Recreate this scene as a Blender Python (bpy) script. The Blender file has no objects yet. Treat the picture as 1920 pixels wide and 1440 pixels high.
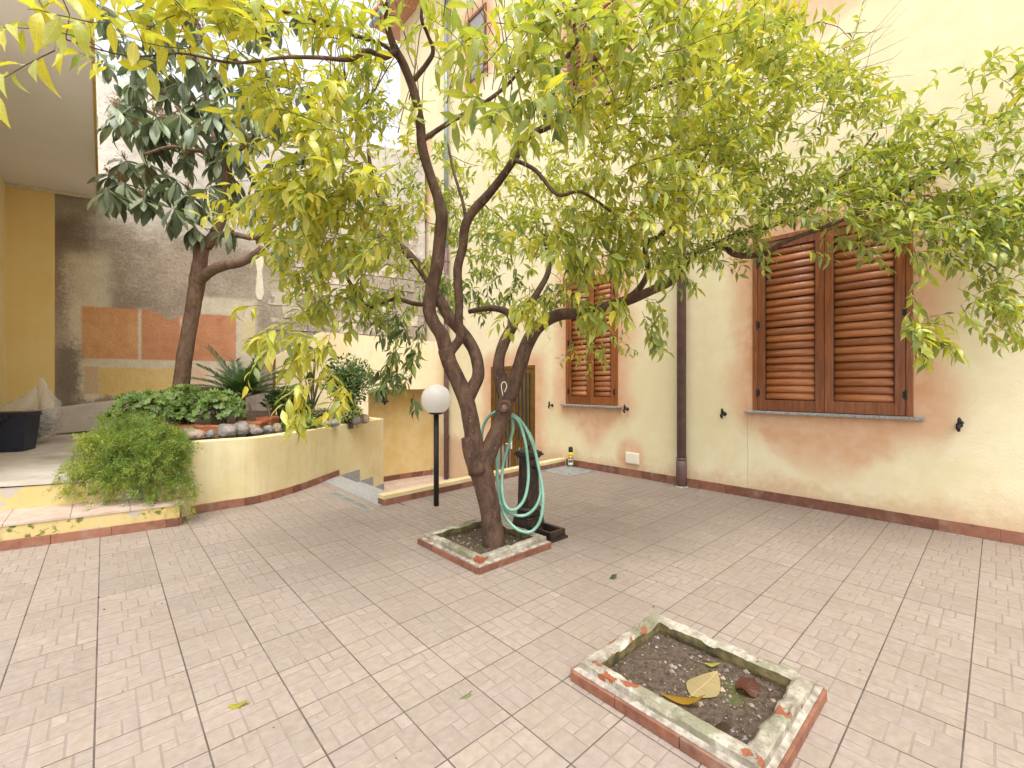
import bpy, bmesh, math, random
import numpy as np
from mathutils import Vector, Matrix, noise as mnoise
random.seed(7); rng = np.random.default_rng(7)
SC = bpy.context.scene
COL = SC.collection
R = math.radians
# ------------------------------------------------------------------ camera, sky, sun, exposure
CH = 1.43; FPX = 834.0; HEAD = R(47.5)
cam = bpy.data.cameras.new('camera'); cam.sensor_width = 36.0; cam.lens = FPX / 1920 * 36
cam.clip_start = 0.05; cam.clip_end = 500
co = bpy.data.objects.new('camera', cam); COL.objects.link(co)
co.location = (0, 0, CH); co.rotation_euler = (R(90), 0, HEAD - R(90)); SC.camera = co
SUN_EL, SUN_AZ = R(66), R(240)      # azimuth of the sun, counter-clockwise from +X
W = bpy.data.worlds.new('World'); SC.world = W; W.use_nodes = True
nt = W.node_tree; bg = nt.nodes['Background']
sky = nt.nodes.new('ShaderNodeTexSky'); sky.sky_type = 'NISHITA'; sky.sun_disc = False
sky.sun_elevation = SUN_EL; sky.sun_rotation = R(90) - SUN_AZ
sky.air_density = 1.0; sky.dust_density = 4.0; sky.ozone_density = 1.0
hs = nt.nodes.new('ShaderNodeHueSaturation'); hs.inputs['Saturation'].default_value = 0.04   # overcast: grey-white sky
nt.links.new(sky.outputs[0], hs.inputs['Color']); nt.links.new(hs.outputs[0], bg.inputs['Color'])
bg.inputs['Strength'].default_value = 0.15
sl = bpy.data.lights.new('sun', 'SUN'); sl.energy = 0.6; sl.angle = R(50); sl.color = (1.0, 0.95, 0.87)
so = bpy.data.objects.new('sun', sl); COL.objects.link(so)
sd = Vector((math.cos(SUN_AZ) * math.cos(SUN_EL), math.sin(SUN_AZ) * math.cos(SUN_EL), math.sin(SUN_EL)))
so.rotation_euler = sd.to_track_quat('Z', 'Y').to_euler(); so.location = sd * 30
SC.view_settings.view_transform = 'Standard'; SC.view_settings.look = 'None'
SC.view_settings.exposure = 1.52; SC.view_settings.gamma = 1.0
SC.cycles.max_bounces = 8; SC.cycles.transparent_max_bounces = 12
SC.cycles.use_denoising = True
# ------------------------------------------------------------------ measuring helpers (real places, metres)
CC, SS = math.cos(HEAD), math.sin(HEAD)
def P(px, py, d):
    x = (px - 960) / FPX * d
    return Vector((d * CC + x * SS, d * SS - x * CC, CH + (720 - py) / FPX * d))
def F(px, py, z=0.0): return P(px, py, FPX * (CH - z) / (py - 720))
def RW(px, py):
    k = (px - 960) / FPX
    return P(px, py, 6.0 / (CC + k * SS))
BW_T = math.tan(R(13.7)); BW_K = 11.098
def BWD(px):
    k = (px - 960) / FPX
    return BW_K / ((SS - k * CC) + BW_T * (CC + k * SS))
def BW(px, py): return P(px, py, BWD(px))
BW0 = Vector((-1.24, BW_K + BW_T * 1.24, 0)); BWE = Vector((math.cos(R(13.7)), -math.sin(R(13.7)), 0)); BWN = Vector((-math.sin(R(13.7)), -math.cos(R(13.7)), 0))
def BWS(px, py):
    p = BW(px, py); return ((p - BW0).dot(BWE), p.z)
# ------------------------------------------------------------------ object helpers
def tag(o, label=None, cat=None, group=None, kind=None):
    if label: o['label'] = label
    if cat: o['category'] = cat
    if group: o['group'] = group
    if kind: o['kind'] = kind
    return o
def empty(name, loc=(0, 0, 0), label=None, cat=None, group=None, rz=0):
    o = bpy.data.objects.new(name, None); COL.objects.link(o); o.empty_display_size = .1
    o.location = loc; o.rotation_euler[2] = rz
    return tag(o, label, cat, group)
def link(name, me, parent=None, mw=None):
    o = bpy.data.objects.new(name, me); COL.objects.link(o)
    if parent is not None:
        o.parent = parent
        o.matrix_parent_inverse = parent_world(parent).inverted()
    if mw is not None: o.matrix_basis = mw
    return o
def parent_world(p):
    m = Matrix.LocRotScale(p.location, p.rotation_euler, p.scale) if p.rotation_mode != 'QUATERNION' else p.matrix_basis.copy()
    if p.parent is not None: m = parent_world(p.parent) @ p.matrix_parent_inverse @ m
    return m
def mesh(name, V, Fc, mat, smooth=False, mi=None):
    me = bpy.data.meshes.new(name); me.from_pydata([tuple(v) for v in V], [], Fc)
    for m in (mat if isinstance(mat, (list, tuple)) else [mat]): me.materials.append(m)
    if mi is not None: me.polygons.foreach_set('material_index', mi)
    if smooth: me.polygons.foreach_set('use_smooth', [True] * len(me.polygons))
    me.update(); return me
class MB:
    def __init__(s): s.v = []; s.f = []; s.m = []
    def add(s, V, Fc, mi=0):
        o = len(s.v); s.v += [tuple(v) for v in V]; s.f += [tuple(i + o for i in f) for f in Fc]; s.m += [mi] * len(Fc); return s
    def box(s, x0, x1, y0, y1, z0, z1, mi=0, bev=0.0, M=None):
        if bev > 0:
            b = bmesh.new(); bmesh.ops.create_cube(b, size=1)
            for v in b.verts: v.co = Vector(((x0 + x1) / 2 + v.co.x * (x1 - x0), (y0 + y1) / 2 + v.co.y * (y1 - y0), (z0 + z1) / 2 + v.co.z * (z1 - z0)))
            bmesh.ops.bevel(b, geom=b.edges[:], offset=bev, segments=1, affect='EDGES', profile=.5)
            b.verts.index_update(); V = [v.co.copy() for v in b.verts]; Fc = [[v.index for v in f.verts] for f in b.faces]; b.free()
        else:
            V = [Vector(c) for c in ((x0,y0,z0),(x1,y0,z0),(x1,y1,z0),(x0,y1,z0),(x0,y0,z1),(x1,y0,z1),(x1,y1,z1),(x0,y1,z1))]
            Fc = [(0,3,2,1),(4,5,6,7),(0,1,5,4),(1,2,6,5),(2,3,7,6),(3,0,4,7)]
        if M is not None: V = [M @ v for v in V]
        return s.add(V, Fc, mi)
    def tube(s, pts, rad, sides=8, res=0, cap=True, jit=0.0, mi=0, closed=False):
        V, Fc = tube(pts, rad, sides, res, cap, jit, closed); return s.add(V, Fc, mi)
    def lathe(s, prof, c=(0, 0, 0), n=20, mi=0, M=None):
        V = []; Fc = []; k = len(prof)
        for i in range(n):
            a = 2 * math.pi * i / n
            for r, z in prof:
                p = Vector((c[0] + r * math.cos(a), c[1] + r * math.sin(a), c[2] + z)); V.append(M @ p if M else p)
        for i in range(n):
            j = (i + 1) % n
            for q in range(k - 1): Fc.append((i * k + q, j * k + q, j * k + q + 1, i * k + q + 1))
        Fc.append(tuple(i * k for i in range(n))[::-1]); Fc.append(tuple(i * k + k - 1 for i in range(n)))
        return s.add(V, Fc, mi)
    def prism(s, poly, z0, z1, mi=0):
        n = len(poly); V = [(p[0], p[1], z0) for p in poly] + [(p[0], p[1], z1) for p in poly]
        Fc = [tuple(range(n))[::-1], tuple(range(n, 2 * n))] + [(i, (i + 1) % n, n + (i + 1) % n, n + i) for i in range(n)]
        return s.add(V, Fc, mi)
    def obj(s, name, mat, parent=None, smooth=False, label=None, cat=None, group=None, kind=None):
        me = mesh(name, s.v, s.f, mat, smooth, s.m if isinstance(mat, (list, tuple)) else None)
        return tag(link(name, me, parent), label, cat, group, kind)
def catmull(pts, rad, res):
    if res <= 0: return [Vector(p) for p in pts], list(rad)
    n = len(pts); P_ = [Vector(p) for p in pts]; out = []; ro = []
    for i in range(n - 1):
        p0 = P_[max(i - 1, 0)]; p1 = P_[i]; p2 = P_[i + 1]; p3 = P_[min(i + 2, n - 1)]
        for k in range(res):
            t = k / res
            out.append(.5 * ((2 * p1) + (p2 - p0) * t + (2 * p0 - 5 * p1 + 4 * p2 - p3) * t * t + (3 * p1 - p0 - 3 * p2 + p3) * t ** 3))
            ro.append(rad[i] * (1 - t) + rad[i + 1] * t)
    out.append(P_[-1]); ro.append(rad[-1]); return out, ro
def tube(pts, rad, sides=8, res=0, cap=True, jit=0.0, closed=False):
    if not isinstance(rad, (list, tuple)): rad = [rad] * len(pts)
    p, r = catmull(pts, rad, res); n = len(p); V = []; Fc = []
    t0 = (p[1] - p[0]).normalized(); u = t0.orthogonal().normalized()
    for i in range(n):
        t = (p[min(i + 1, n - 1)] - p[max(i - 1, 0)])
        t = t.normalized() if t.length > 1e-9 else t0
        u = (u - t * u.dot(t)); u = u.normalized() if u.length > 1e-6 else t.orthogonal().normalized()
        w = t.cross(u)
        for k in range(sides):
            a = 2 * math.pi * k / sides
            q = p[i] + (u * math.cos(a) + w * math.sin(a)) * r[i]
            if jit: q += (q - p[i]) * jit * (mnoise.noise(q * 9.0) + .6 * mnoise.noise(q * 25.0))
            V.append(q)
    for i in range(n - 1):
        for k in range(sides):
            j = (k + 1) % sides; Fc.append((i * sides + k, i * sides + j, (i + 1) * sides + j, (i + 1) * sides + k))
    if cap: Fc.append(tuple(range(sides))[::-1]); Fc.append(tuple((n - 1) * sides + k for k in range(sides)))
    return V, Fc
# ------------------------------------------------------------------ node helpers
class NT:
    def __init__(s, name):
        s.m = bpy.data.materials.new(name); s.m.use_nodes = True; s.t = s.m.node_tree; s.b = s.t.nodes['Principled BSDF']
        s.out = s.t.nodes['Material Output']; s._g = None
    def n(s, typ, **kw):
        nd = s.t.nodes.new(typ)
        for k, v in kw.items(): setattr(nd, k, v)
        return nd
    def put(s, sock, v):
        if isinstance(v, Sk): s.t.links.new(v.s, sock)
        elif isinstance(v, (tuple, list)) and len(v) == 3 and sock.type == 'RGBA': sock.default_value = (*v, 1)
        else: sock.default_value = v
    def math(s, op, a, b=0.0, c=None):
        nd = s.n('ShaderNodeMath', operation=op); s.put(nd.inputs[0], a); s.put(nd.inputs[1], b)
        if c is not None: s.put(nd.inputs[2], c)
        return Sk(s, nd.outputs[0])
    def coord(s, which='Object'):
        return Sk(s, s.n('ShaderNodeTexCoord').outputs[which])
    def pos(s): return Sk(s, s.n('ShaderNodeNewGeometry').outputs['Position'])
    def xyz(s, v):
        nd = s.n('ShaderNodeSeparateXYZ'); s.put(nd.inputs[0], v); return [Sk(s, o) for o in nd.outputs]
    def noise(s, v, scale, detail=4.0, rough=.55, dist=0.0):
        nd = s.n('ShaderNodeTexNoise'); s.put(nd.inputs['Vector'], v); nd.inputs['Scale'].default_value = scale
        nd.inputs['Detail'].default_value = detail; nd.inputs['Roughness'].default_value = rough; nd.inputs['Distortion'].default_value = dist
        return Sk(s, nd.outputs[0])
    def voro(s, v, scale, feat='F1', out='Distance'):
        nd = s.n('ShaderNodeTexVoronoi', feature=feat); s.put(nd.inputs['Vector'], v); nd.inputs['Scale'].default_value = scale
        return Sk(s, nd.outputs[out])
    def scale(s, v, sc):
        nd = s.n('ShaderNodeMapping'); s.put(nd.inputs[0], v); nd.inputs['Scale'].default_value = sc; return Sk(s, nd.outputs[0])
    def sm(s, v, a, b, lo=0.0, hi=1.0):
        nd = s.n('ShaderNodeMapRange', interpolation_type='SMOOTHSTEP'); s.put(nd.inputs[0], v)
        s.put(nd.inputs[1], a); s.put(nd.inputs[2], b); s.put(nd.inputs[3], lo); s.put(nd.inputs[4], hi); return Sk(s, nd.outputs[0])
    def mix(s, f, a, b, mode='MIX'):
        nd = s.n('ShaderNodeMix', data_type='RGBA', blend_type=mode); s.put(nd.inputs[0], f); s.put(nd.inputs[6], a); s.put(nd.inputs[7], b); return Sk(s, nd.outputs[2])
    def attr(s, name, out='Color'): return Sk(s, s.n('ShaderNodeAttribute', attribute_name=name).outputs[out])
    def rand(s): return Sk(s, s.n('ShaderNodeObjectInfo').outputs['Random'])
    def bump(s, h, strength=.3, dist=.01):
        nd = s.n('ShaderNodeBump'); s.put(nd.inputs['Height'], h); nd.inputs['Strength'].default_value = strength; nd.inputs['Distance'].default_value = dist
        s.t.links.new(nd.outputs[0], s.b.inputs['Normal']); return s
    def done(s, col=None, rough=None, spec=None, metal=None):
        if col is not None: s.put(s.b.inputs['Base Color'], col)
        if rough is not None: s.put(s.b.inputs['Roughness'], rough)
        if spec is not None: s.b.inputs['Specular IOR Level'].default_value = spec
        if metal is not None: s.b.inputs['Metallic'].default_value = metal
        return s.m
class Sk:
    def __init__(s, g, sock): s.g = g; s.s = sock
    def __add__(s, o): return s.g.math('ADD', s, o)
    def __radd__(s, o): return s.g.math('ADD', o, s)
    def __sub__(s, o): return s.g.math('SUBTRACT', s, o)
    def __rsub__(s, o): return s.g.math('SUBTRACT', o, s)
    def __mul__(s, o): return s.g.math('MULTIPLY', s, o)
    def __rmul__(s, o): return s.g.math('MULTIPLY', o, s)
    def __truediv__(s, o): return s.g.math('DIVIDE', s, o)
    def abs(s): return s.g.math('ABSOLUTE', s)
    def max(s, o): return s.g.math('MAXIMUM', s, o)
    def min(s, o): return s.g.math('MINIMUM', s, o)
def simple(name, col, rough=.6, var=.25, scale=12, bump=.15, bscale=60, bdist=.004, metal=0, spec=.4, col2=None, detail=5):
    g = NT(name); p = g.coord(); n1 = g.noise(p, scale, detail); c2 = col2 or tuple(c * (1 - var) for c in col)
    c = g.mix(g.sm(n1, .3, .7), c2, col)
    if bump: g.bump(g.noise(p, bscale, 3), bump, bdist)
    return g.done(c, rough, spec, metal)
def box_mask(g, x, z, x0, x1, z0, z1, soft):
    return g.sm(x, x0 - soft, x0 + soft) * g.sm(x, x1 + soft, x1 - soft, 0, 1) * g.sm(z, z0 - soft, z0 + soft) * g.sm(z, z1 + soft, z1 - soft)
def inv(g, m): return 1.0 - m
# ------------------------------------------------------------------ materials
YEL = (.80, .66, .36); PINK = (.72, .37, .19)
def stucco_house():
    g = NT('house_stucco'); p = g.pos(); x, y, z = g.xyz(p)
    nA = g.noise(p, 1.6, 5) - .5; nB = g.noise(p, 5.5, 5) - .5; nC = g.noise(p, 0.5, 3)
    pink = None
    for (y0, y1, zb, zt, vh) in WINS:
        dx = (y0 - y).max(y - y1).max(0.0); dz = (zb - z).max(z - zt).max(0.0)
        d = g.math('SQRT', dx * dx + dz * dz) + nA * .42 + nB * .16
        m = g.sm(d, .46, .04)
        yc, hw = (y0 + y1) / 2, (y1 - y0) / 2 + .22
        t = (zb - z) / vh; t2 = t.max(0.0)
        v = hw * (1.0 - g.math('POWER', t2, 1.0 if y1 - y0 < 1.2 else 1.7)) - (y - yc).abs() + nA * .75 + nB * .22
        mv = g.sm(v, -.05, .30) * g.sm(t, -.02, .02) * g.sm(t + nA * .5, 1.15, .35, 0, 1)
        m = m.max(mv * .9); pink = m if pink is None else pink.max(m)
    base = g.sm(z + nA * .9 + nB * .25, .42, .05) * .6
    jb = g.math('SQRT', (y - 3.85) * (y - 3.85) * 1.6 + (z - .28) * (z - .28)) + nA * .35
    pink = pink.max(base).max(g.sm(jb, .42, .15) * .85)
    c = g.mix(g.sm(nC + nB * .5, .3, .75), (.69, .60, .375), (.76, .68, .478))
    pk = g.mix(g.sm(nB, -.2, .25), (.64, .41, .265), (.58, .315, .17))
    c = g.mix(pink, c, pk)
    streak = g.noise(g.scale(p, (1, 6, .35)), 1.2, 4)
    c = g.mix(g.sm(streak, .55, .8) * .18, c, (.62, .52, .36))
    # hairline cracks, one long one under the wide sill, and dirt splashed up from the floor
    dst = g.n('ShaderNodeVectorMath', operation='ADD'); g.put(dst.inputs[0], p); nz = g.n('ShaderNodeTexNoise'); g.put(nz.inputs['Vector'], p); nz.inputs['Scale'].default_value = 2.2; g.t.links.new(nz.outputs['Color'], dst.inputs[1])
    cr = g.sm(g.voro(Sk(g, dst.outputs[0]), .8, 'DISTANCE_TO_EDGE'), .006, .001) * g.sm(g.noise(p, .7, 3), .56, .66) * .45
    cl = g.sm((y - 2.135 + nB * .02).abs(), .006, .002) * g.sm(z, 1.04, .98) * .55
    c = g.mix(cr.max(cl), c, (.34, .24, .15))
    sp = g.sm(z + nA * .25 + (g.noise(p, 14, 6) - .5) * .5, .34, .06) * .35; c = g.mix(sp, c, (.40, .28, .18))
    mot = g.noise(p, 2.6, 8, .7); c = g.mix(g.sm(mot, .52, .75) * .22, c, (.60, .50, .34)); c = g.mix(g.sm(mot, .46, .28) * .25, c, (.78, .72, .58))
    g.bump(g.noise(p, 55, 4) + g.noise(p, 9, 4) * 1.2 + mot * .8, .34, .007)
    return g.done(c, .9, .2)
def stucco(name, a, b, grime=(.35, .28, .17), gamt=.5, moss=False, bump=.25):
    g = NT(name); p = g.pos(); x, y, z = g.xyz(p); n1 = g.noise(p, 1.7, 5); n2 = g.noise(p, 7, 6)
    c = g.mix(g.sm(n1 + n2 * .4, .45, .9), a, b)
    st = g.noise(g.scale(p, (5, 5, .5)), 1.6, 5) * .6 + g.noise(p, 3.1, 6) * .4
    c = g.mix(g.sm(st, .49, .72) * gamt, c, grime); c = g.mix(g.sm(g.noise(p, 11, 8, .7), .56, .66) * gamt * .35, c, grime)
    if moss:
        mm = g.sm(g.noise(p, 16, 5), .54, .62) * g.sm(g.noise(p, 3.2, 3), .46, .56)
        c = g.mix(mm, c, (.13, .15, .03))
        bare = g.sm(g.noise(p, 4.0, 6) , .58, .60); c = g.mix(bare * .9, c, (.40, .36, .31))
    g.bump(g.noise(p, 50, 4) + n2 * .8, bump, .006)
    return g.done(c, .92, .2)
BIGW = (.57, 2.07, 1.10, 3.22); SMALLW = (4.06, 5.13, 1.08, 3.22); DOOR = (5.90, 7.21, -.80, 1.79)
UPW = [(4.02, 5.10, 6.30, 8.05), (.57, 2.07, 6.30, 8.30), (9.80, 10.75, 5.60, 7.45)]
TOPW = (7.35, 8.0, 8.15, 9.55)
WINS = [(*BIGW, .92), (*SMALLW, 1.0), (*DOOR, .05), (*UPW[0], .9), (*UPW[1], 1.1), (*UPW[2], .7), (*TOPW, .5)]
M = {}
M['house'] = stucco_house()
M['planter_wall'] = stucco('planter_stucco', (.60, .485, .255), (.66, .57, .345), grime=(.38, .31, .18), gamt=.45)
M['step_wall'] = stucco('step_stucco', (.50, .37, .135), (.55, .43, .20), gamt=.9, moss=True)
M['alcove'] = stucco('alcove_stucco', (.56, .39, .145), (.62, .48, .235), gamt=.25)
M['parapet'] = stucco('stair_stucco', (.82, .66, .40), (.84, .74, .52), grime=(.75, .46, .28), gamt=.45)
M['ochre'] = stucco('ochre_stucco', (.84, .63, .27), (.86, .68, .33), grime=(.78, .55, .22), gamt=.35, bump=.12)
M['pale_yellow'] = stucco('pale_yellow_stucco', (.80, .68, .38), (.82, .72, .46), gamt=.15)
M['soffit'] = stucco('soffit_paint', (.82, .80, .79), (.85, .83, .82), grime=(.76, .73, .70), gamt=.15, bump=.08)
M['cream'] = simple('cream_paint', (.78, .70, .55), .8, .15)
def m_tile():
    g = NT('stone_print_tile'); p = g.pos(); t = g.attr('tint'); x, y, z = g.xyz(p)
    n = g.noise(p, 26, 6, .65); n2 = g.noise(p, .9, 4); r = g.rand()
    c = g.mix(g.sm(n, .3, .72), (.245, .198, .165), (.308, .252, .214))
    c = g.mix(1.0, c, t, 'MULTIPLY')
    c = g.mix(g.sm(g.noise(p, 90, 3), .62, .72) * .35, c, (.23, .15, .10))
    v = r * .12 + .94
    nd = g.n('ShaderNodeHueSaturation'); g.put(nd.inputs['Color'], c); g.put(nd.inputs['Value'], v); c = Sk(g, nd.outputs[0])
    # damp dirt tracked around the fountain and the tree box
    dx = x - 3.75; dy = y - 2.45
    d = g.math('SQRT', dx * dx + dy * dy * 1.5) + (g.noise(p, 1.5, 5) - .5) * 1.9
    c = g.mix(g.sm(d, 1.5, .1) * .38, c, (.125, .095, .075))
    c = g.mix(g.sm(n2 + n * .25, .58, .82) * .25, c, (.19, .145, .115))
    g.bump(n + g.noise(p, 120, 2) * .4, .18, .003)
    ro = g.sm(g.noise(p, 6, 4), .3, .7, .42, .62)
    return g.done(c, ro, .4)
M['tile'] = m_tile()
def m_grout(name, col, col2):
    g = NT(name); p = g.pos(); return g.bump(g.noise(p, 200, 2), .3, .002).done(g.mix(g.sm(g.noise(p, 5, 5), .35, .7), col, col2), .95, .1)
M['grout'] = m_grout('dark_grout', (.085, .068, .057), (.135, .11, .095)); M['print_grout'] = m_grout('tile_print_joint', (.214, .174, .147), (.250, .207, .178))
def m_terra(name, a, b, dirt=.3):
    g = NT(name); p = g.pos(); n = g.noise(p, 14, 6, .65); c = g.mix(g.sm(n + g.rand() * .35 - .17, .3, .72), a, b)
    c = g.mix(g.sm(g.noise(p, 5, 5), .5, .75) * dirt, c, (.45, .38, .32))
    g.bump(n, .2, .003); return g.done(c, .55, .4)
M['skirt'] = m_terra('terracotta_skirting', (.145, .056, .034), (.265, .112, .066)); M['pot'] = m_terra('terracotta_pot', (.42, .13, .055), (.55, .20, .09), .25)
M['mortar'] = simple('pale_mortar', (.40, .35, .29), .95, .5, 20, col2=(.17, .145, .115))
def m_granite():
    g = NT('grey_granite'); p = g.pos(); v = g.voro(p, 130, out='Color'); nd = g.n('ShaderNodeRGBToBW'); g.put(nd.inputs[0], v); b = Sk(g, nd.outputs[0])
    c = g.mix(b, (.12, .118, .115), (.42, .41, .40)); c = g.mix(g.sm(g.noise(p, 40, 3), .55, .7) * .5, c, (.62, .60, .57)); return g.done(c, .55, .4)
M['granite'] = m_granite()
def m_concrete(name, a, b, dirt=(.22, .19, .15)):
    g = NT(name); p = g.pos(); n = g.noise(p, 3, 8, .65); c = g.mix(g.sm(n, .3, .7), a, b); c = g.mix(g.sm(g.noise(p, 1.3, 6), .52, .72) * .5, c, dirt)
    g.bump(g.noise(p, 30, 8, .7), .5, .01); return g.done(c, .95, .15)
M['concrete'] = m_concrete('worn_concrete', (.40, .345, .285), (.53, .475, .405)); M['pale_concrete'] = m_concrete('pale_concrete', (.50, .44, .37), (.62, .56, .49))
def m_mural():
    g = NT('mural_plaster'); o = g.coord('Object'); x, y, z = g.xyz(o)
    n1 = g.noise(o, 1.1, 6, .6); n2 = g.noise(o, 5, 8, .65); n3 = g.noise(o, 20, 6, .65)
    e = (n2 - .5) * .16 + (n3 - .5) * .05
    grey = g.mix(g.sm(n1 + (n3 - .5) * .7, .3, .68), (.28, .225, .175), (.46, .38, .305))
    # pale old limewash that shows between the cement patches
    s0, z0 = BWS(105, 640); s1, z1 = BWS(480, 560); sA, zA = BWS(185, 500); sB, zB = BWS(445, 560)
    lime = g.mix(g.sm(n2, .3, .7), (.60, .52, .40), (.70, .63, .50))
    pale = box_mask(g, x + e * 2.4, z + e * 3, BWS(125, 0)[0], BWS(205, 0)[0], BWS(130, 640)[1], BWS(130, 470)[1], .12)
    pale = pale.max(box_mask(g, x + e * 2, z + e * 2, BWS(140, 0)[0], BWS(478, 0)[0], BWS(300, 748)[1], BWS(300, 585)[1], .05))
    pale = pale.max(box_mask(g, x + e * 2, z + e * 2, BWS(375, 0)[0], BWS(480, 0)[0], BWS(430, 690)[1], BWS(430, 560)[1], .06))
    up = g.sm(z + (n1 - .5) * 2.2 + e, 3.9, 4.6); white = g.mix(g.sm(n2, .3, .7), (.44, .39, .33), (.60, .55, .48))
    c = g.mix(pale, grey, lime); c = g.mix(up, c, white)
    def rect(c, xa, xb, ya, yb, col, col2, am=.9):
        q0, zt = BWS(xa, ya); q1, zb = BWS(xb, yb); zt = (zt + BWS(xb, ya + (xb - xa) * .05)[1]) / 2
        m = box_mask(g, x + e * .22, z + e * .22, q0, q1, zb, zt, .02)
        cc = g.mix(g.sm(n2 + (n1 - .5) * .8, .3, .7), col, col2)
        return g.mix(m * g.sm(n3 + n2 * .5, .38, .5, .72, 1.0) * am, c, cc)
    c = rect(c, 153, 259, 574, 674, (.60, .26, .11), (.66, .36, .16))
    c = rect(c, 265, 338, 581, 676, (.50, .19, .09), (.58, .25, .12))
    c = rect(c, 341, 443, 587, 678, (.52, .20, .095), (.60, .27, .14))
    c = rect(c, 158, 186, 686, 738, (.56, .40, .22), (.55, .30, .17), .7); c = rect(c, 186, 332, 686, 742, (.68, .47, .16), (.72, .55, .25))
    c = rect(c, 352, 392, 688, 735, (.68, .42, .27), (.70, .52, .38), .8)
    c = rect(c, 452, 478, 600, 650, (.72, .58, .26), (.70, .60, .35), .7)
    # later cement repairs over the painting
    rep = g.sm(z + (n2 - .5) * .55 + (x - BWS(200, 0)[0]) * -.07, BWS(300, 748)[1] + .06, BWS(300, 748)[1])
    c = g.mix(rep, c, grey)
    rep2 = g.sm((x - BWS(318, 0)[0]).abs() * .7 + (z - BWS(318, 570)[1]).abs() + e * 1.6, .34, .30); c = g.mix(rep2, c, grey)
    dk = box_mask(g, x + e * 2.0, z + e * 2.0, BWS(100, 0)[0], BWS(150, 0)[0], 0, BWS(110, 650)[1], .10); c = g.mix(dk * .8, c, (.20, .165, .14))
    dk2 = box_mask(g, x + e * 2.5, z + e * 2, BWS(90, 0)[0], BWS(180, 0)[0], BWS(120, 470)[1], BWS(120, 340)[1], .2); c = g.mix(dk2 * .45, c, (.15, .12, .095))
    g.bump(n3 * .7 + n2, .6, .03); return g.done(c, .95, .15)
M['mural'] = m_mural()
def m_block():
    g = NT('old_stone_block'); p = g.pos(); n = g.noise(p, 4, 7, .65); n3 = g.noise(p, 22, 6); c = g.mix(g.sm(n3, .3, .7), (.27, .22, .17), (.43, .36, .29))
    c = g.mix(g.sm(n + g.rand() * .4 - .2, .53, .60), c, (.56, .49, .39)); g.bump(n3 + n, .5, .02); return g.done(c, .95, .15)
M['block'] = m_block()
def m_wood(name, a, b, rough=.33, hor=False):
    g = NT(name); o = g.pos(); n = g.noise(g.scale(o, (9, 9, .7) if not hor else (9, .5, 9)), 5, 6, .6, .4)
    c = g.mix(g.sm(n + g.rand() * .34 - .17, .3, .72), a, b); g.bump(n, .08, .002); m = g.done(c, rough, .5); return m
M['wood'] = m_wood('varnished_wood', (.14, .039, .010), (.28, .088, .023)); M['slat_wood'] = m_wood('varnished_slat', (.22, .068, .019), (.38, .135, .043), hor=True)
M['dark'] = simple('dark_void', (.02, .017, .015), .9, .2)
M['bronze'] = simple('bronze_aluminium', (.20, .11, .028), .35, .25, 8, .05, metal=.5)
M['glass'] = NT('dark_glass').done((.06, .055, .045), .08, .6)
M['grey_panel'] = simple('frosted_grey_glass', (.32, .31, .29), .35, .15)
M['black'] = simple('black_iron', (.016, .014, .013), .45, .4, 30, .3)
def m_iron():
    g = NT('rusty_cast_iron'); p = g.pos(); n = g.noise(p, 18, 6, .65); c = g.mix(g.sm(n, .45, .68), (.014, .010, .009), (.060, .028, .015)); g.bump(g.noise(p, 90, 4), .35, .004); return g.done(c, .48, .5)
M['iron'] = m_iron()
M['pipe'] = simple('brown_pipe_paint', (.17, .098, .092), .45, .3, 9, .08); M['pipe_grey'] = simple('zinc_pipe', (.32, .36, .37), .4, .2, 6, .05, metal=.3)
g = NT('opal_globe'); g.b.inputs['Subsurface Weight'].default_value = .0; g.done((.88, .86, .84), .22, .5); tr = g.n('ShaderNodeBsdfTranslucent'); tr.inputs['Color'].default_value = (.9, .88, .86, 1); mx = g.n('ShaderNodeMixShader'); mx.inputs[0].default_value = .55
g.t.links.new(g.b.outputs[0], mx.inputs[1]); g.t.links.new(tr.outputs[0], mx.inputs[2]); g.t.links.new(mx.outputs[0], g.out.inputs[0]); M['globe'] = g.m
g = NT('green_hose'); M['hose'] = g.bump(g.noise(g.pos(), 160, 2), .15, .002).done(g.mix(g.sm(g.noise(g.pos(), 9, 4), .35, .7), (.15, .33, .24), (.25, .46, .35)), .42, .5)
M['steel'] = simple('checker_steel', (.42, .43, .43), .42, .3, 9, .5, 60, .004, metal=.45); M['zinc'] = simple('zinc_drain', (.50, .50, .49), .4, .25, 14, .1, metal=.6)
M['plastic_white'] = simple('off_white_plastic', (.78, .72, .58), .45, .08, 8, .02)
def m_bark(name, a, b, c3, sc=14):
    g = NT(name); p = g.pos(); n = g.noise(g.scale(p, (1, 1, .45)), sc, 8, .68, .4); n2 = g.noise(p, 3, 4); v = g.voro(g.scale(p, (1, 1, .5)), 38)
    c = g.mix(g.sm(n, .3, .7), a, b); c = g.mix(g.sm(n2, .5, .72) * .6, c, c3); c = g.mix(g.sm(g.noise(p, 75, 2), .70, .74) * .7, c, (.45, .36, .26))
    g.bump(n + v * .5, .55, .012); return g.done(c, .85, .25)
M['bark'] = m_bark('citrus_bark', (.045, .025, .016), (.125, .072, .047), (.14, .085, .056)); M['bark2'] = m_bark('loquat_bark', (.085, .05, .03), (.19, .115, .075), (.16, .115, .08))
M['twig'] = simple('green_twig', (.10, .085, .03), .7, .4, 30, 0); M['cutwood'] = simple('cut_wood', (.26, .16, .09), .8, .5, 60, .3)
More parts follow.
